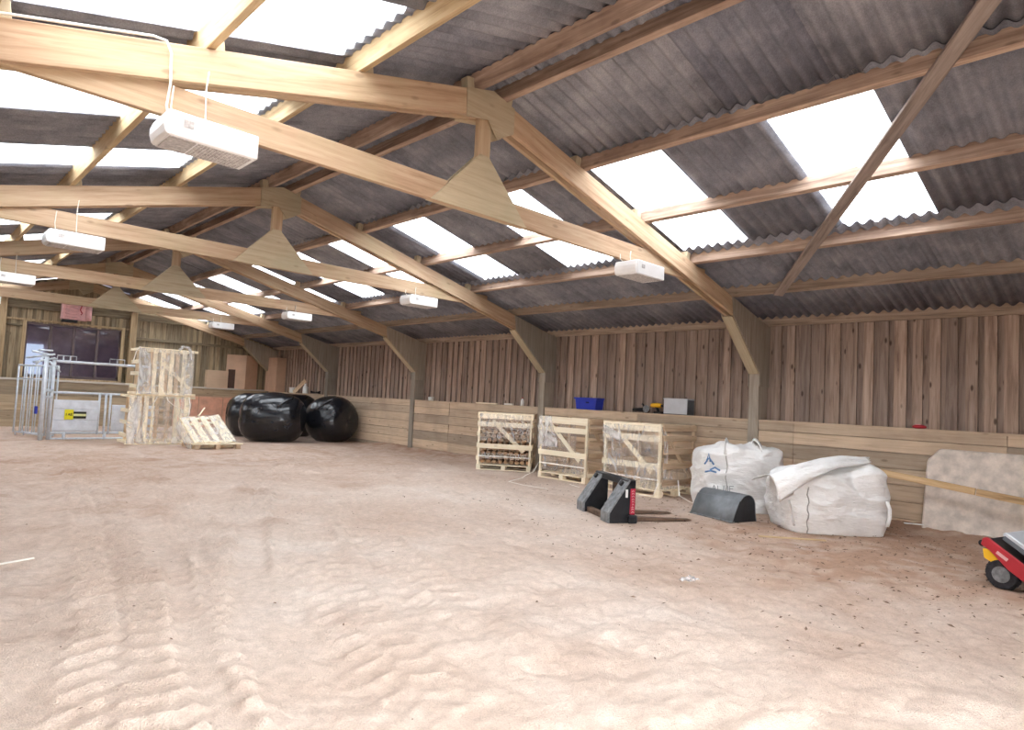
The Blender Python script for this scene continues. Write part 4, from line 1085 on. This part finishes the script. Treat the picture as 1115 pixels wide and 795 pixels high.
make_bale('rightmost black wrapped bale, its round end facing the room', (9.54, 17.45, 0), R(-76), 3, .7, 1.25)
make_bale('black wrapped bale hidden behind the other three in the far corner', (9.45, 19.6, 0), R(-40), 4, .7)

# ------------------------------------------------------------------ litter on the sand
tag(timber('thin_board', (7.36, 3.4, .05), (7.85, 2.84, .05), .05, .014, M['pole']), 'thin board lying on the sand in front of the squat bag', 'board')
t = MB(); rows = []
for j in range(7): rows.append([(.03*i-.07+.006*math.sin(j), .018*j-.05, .02+.012*math.sin(i*2+j)+.01*math.sin(3*j)) for i in range(6)])
tag(t.grid(rows).build('plastic_scrap', M['film_thick'], loc=(5.0, 2.9, .015), smooth=True, solid=.002), 'crumpled scrap of white plastic on the sand before the fork frame', 'scrap')
tag(timber('white_stick', (.62, 6.2, .03), (.95, 6.3, .035), .02, .012, M['strap']), 'white stick lying on the sand at the left edge of the photo', 'stick')
tag(timber('white_stick', (9.75, 2.55, .12), (9.85, 2.35, .12), .025, .015, M['white']), 'small white stick on the dark sand between bag and slab', 'stick')
def debris():
    mb = MB(); r = random.Random(4)
    def chip(x, y, s):
        a = r.uniform(0, 6.28); l, w_, h = s*r.uniform(.8, 2.2), s*r.uniform(.3, .8), s*r.uniform(.2, .5)
        Mx = Matrix.Translation((x, y, .012)) @ Matrix.Rotation(a, 4, 'Z') @ Matrix.Rotation(r.uniform(-.3, .3), 4, 'Y')
        mb.add([(-l/2,0,0),(0,-w_/2,0),(l/2,0,h*.3),(0,w_/2,0),(0,0,h)], [(0,1,4),(1,2,4),(2,3,4),(3,0,4)], Mx)
    n = 0
    while n < 2600:
        x, y = r.uniform(2.5, 10.2), r.uniform(.3, 9)
        p = max(0, min(1, (x-3.2)/6))*max(0, min(1, (9.5-y)/7))
        if r.random() < p**1.3: chip(x, y, r.choice((.008,.01,.012,.015,.02,.03))); n += 1
    for _ in range(350): chip(r.uniform(-1, 10), r.uniform(2, 20), r.uniform(.008, .02))
    for _ in range(260): chip(10.1+r.gauss(0, .2), r.uniform(.3, 3.2), r.uniform(.02, .05))
    o = mb.build('wood_chips', M['chip'])
    tag(o, 'dark bark and wood chips scattered over the sand at right', 'debris', kind='stuff')
debris()

# ------------------------------------------------------------------ light: overcast sky through the roof sheets and the doorway
wd = bpy.data.worlds.new('World'); S.world = wd; wd.use_nodes = True
bg = wd.node_tree.nodes['Background']; bg.inputs[0].default_value = (.92, .955, 1.0, 1); bg.inputs[1].default_value = 5.0

# ------------------------------------------------------------------ camera
cam = bpy.data.cameras.new('Camera'); co = bpy.data.objects.new('Camera', cam); COL.objects.link(co)
cam.sensor_fit = 'HORIZONTAL'; cam.sensor_width = 36; cam.lens = 705.357/1115*36; cam.clip_start = .05; cam.clip_end = 200
yaw, pit, rol = R(43.9427), R(3.1724), R(2.8857)
F = Vector((math.sin(yaw)*math.cos(pit), math.cos(yaw)*math.cos(pit), math.sin(pit)))
Rt = Vector((math.cos(yaw), -math.sin(yaw), 0)); U = Rt.cross(F)
R2 = Rt*math.cos(rol)+U*math.sin(rol); U2 = -Rt*math.sin(rol)+U*math.cos(rol)
co.matrix_world = Matrix(((R2.x, U2.x, -F.x, 0), (R2.y, U2.y, -F.y, 0), (R2.z, U2.z, -F.z, 1.46), (0,0,0,1)))
S.camera = co
vs = S.view_settings; vs.view_transform = 'Standard'; vs.look = 'None'; vs.gamma = 1; vs.use_curve_mapping = False; vs.exposure = 1.05
cy = S.cycles; cy.use_denoising = True; cy.max_bounces = 10; cy.diffuse_bounces = 6; cy.transparent_max_bounces = 16; cy.sample_clamp_indirect = 6
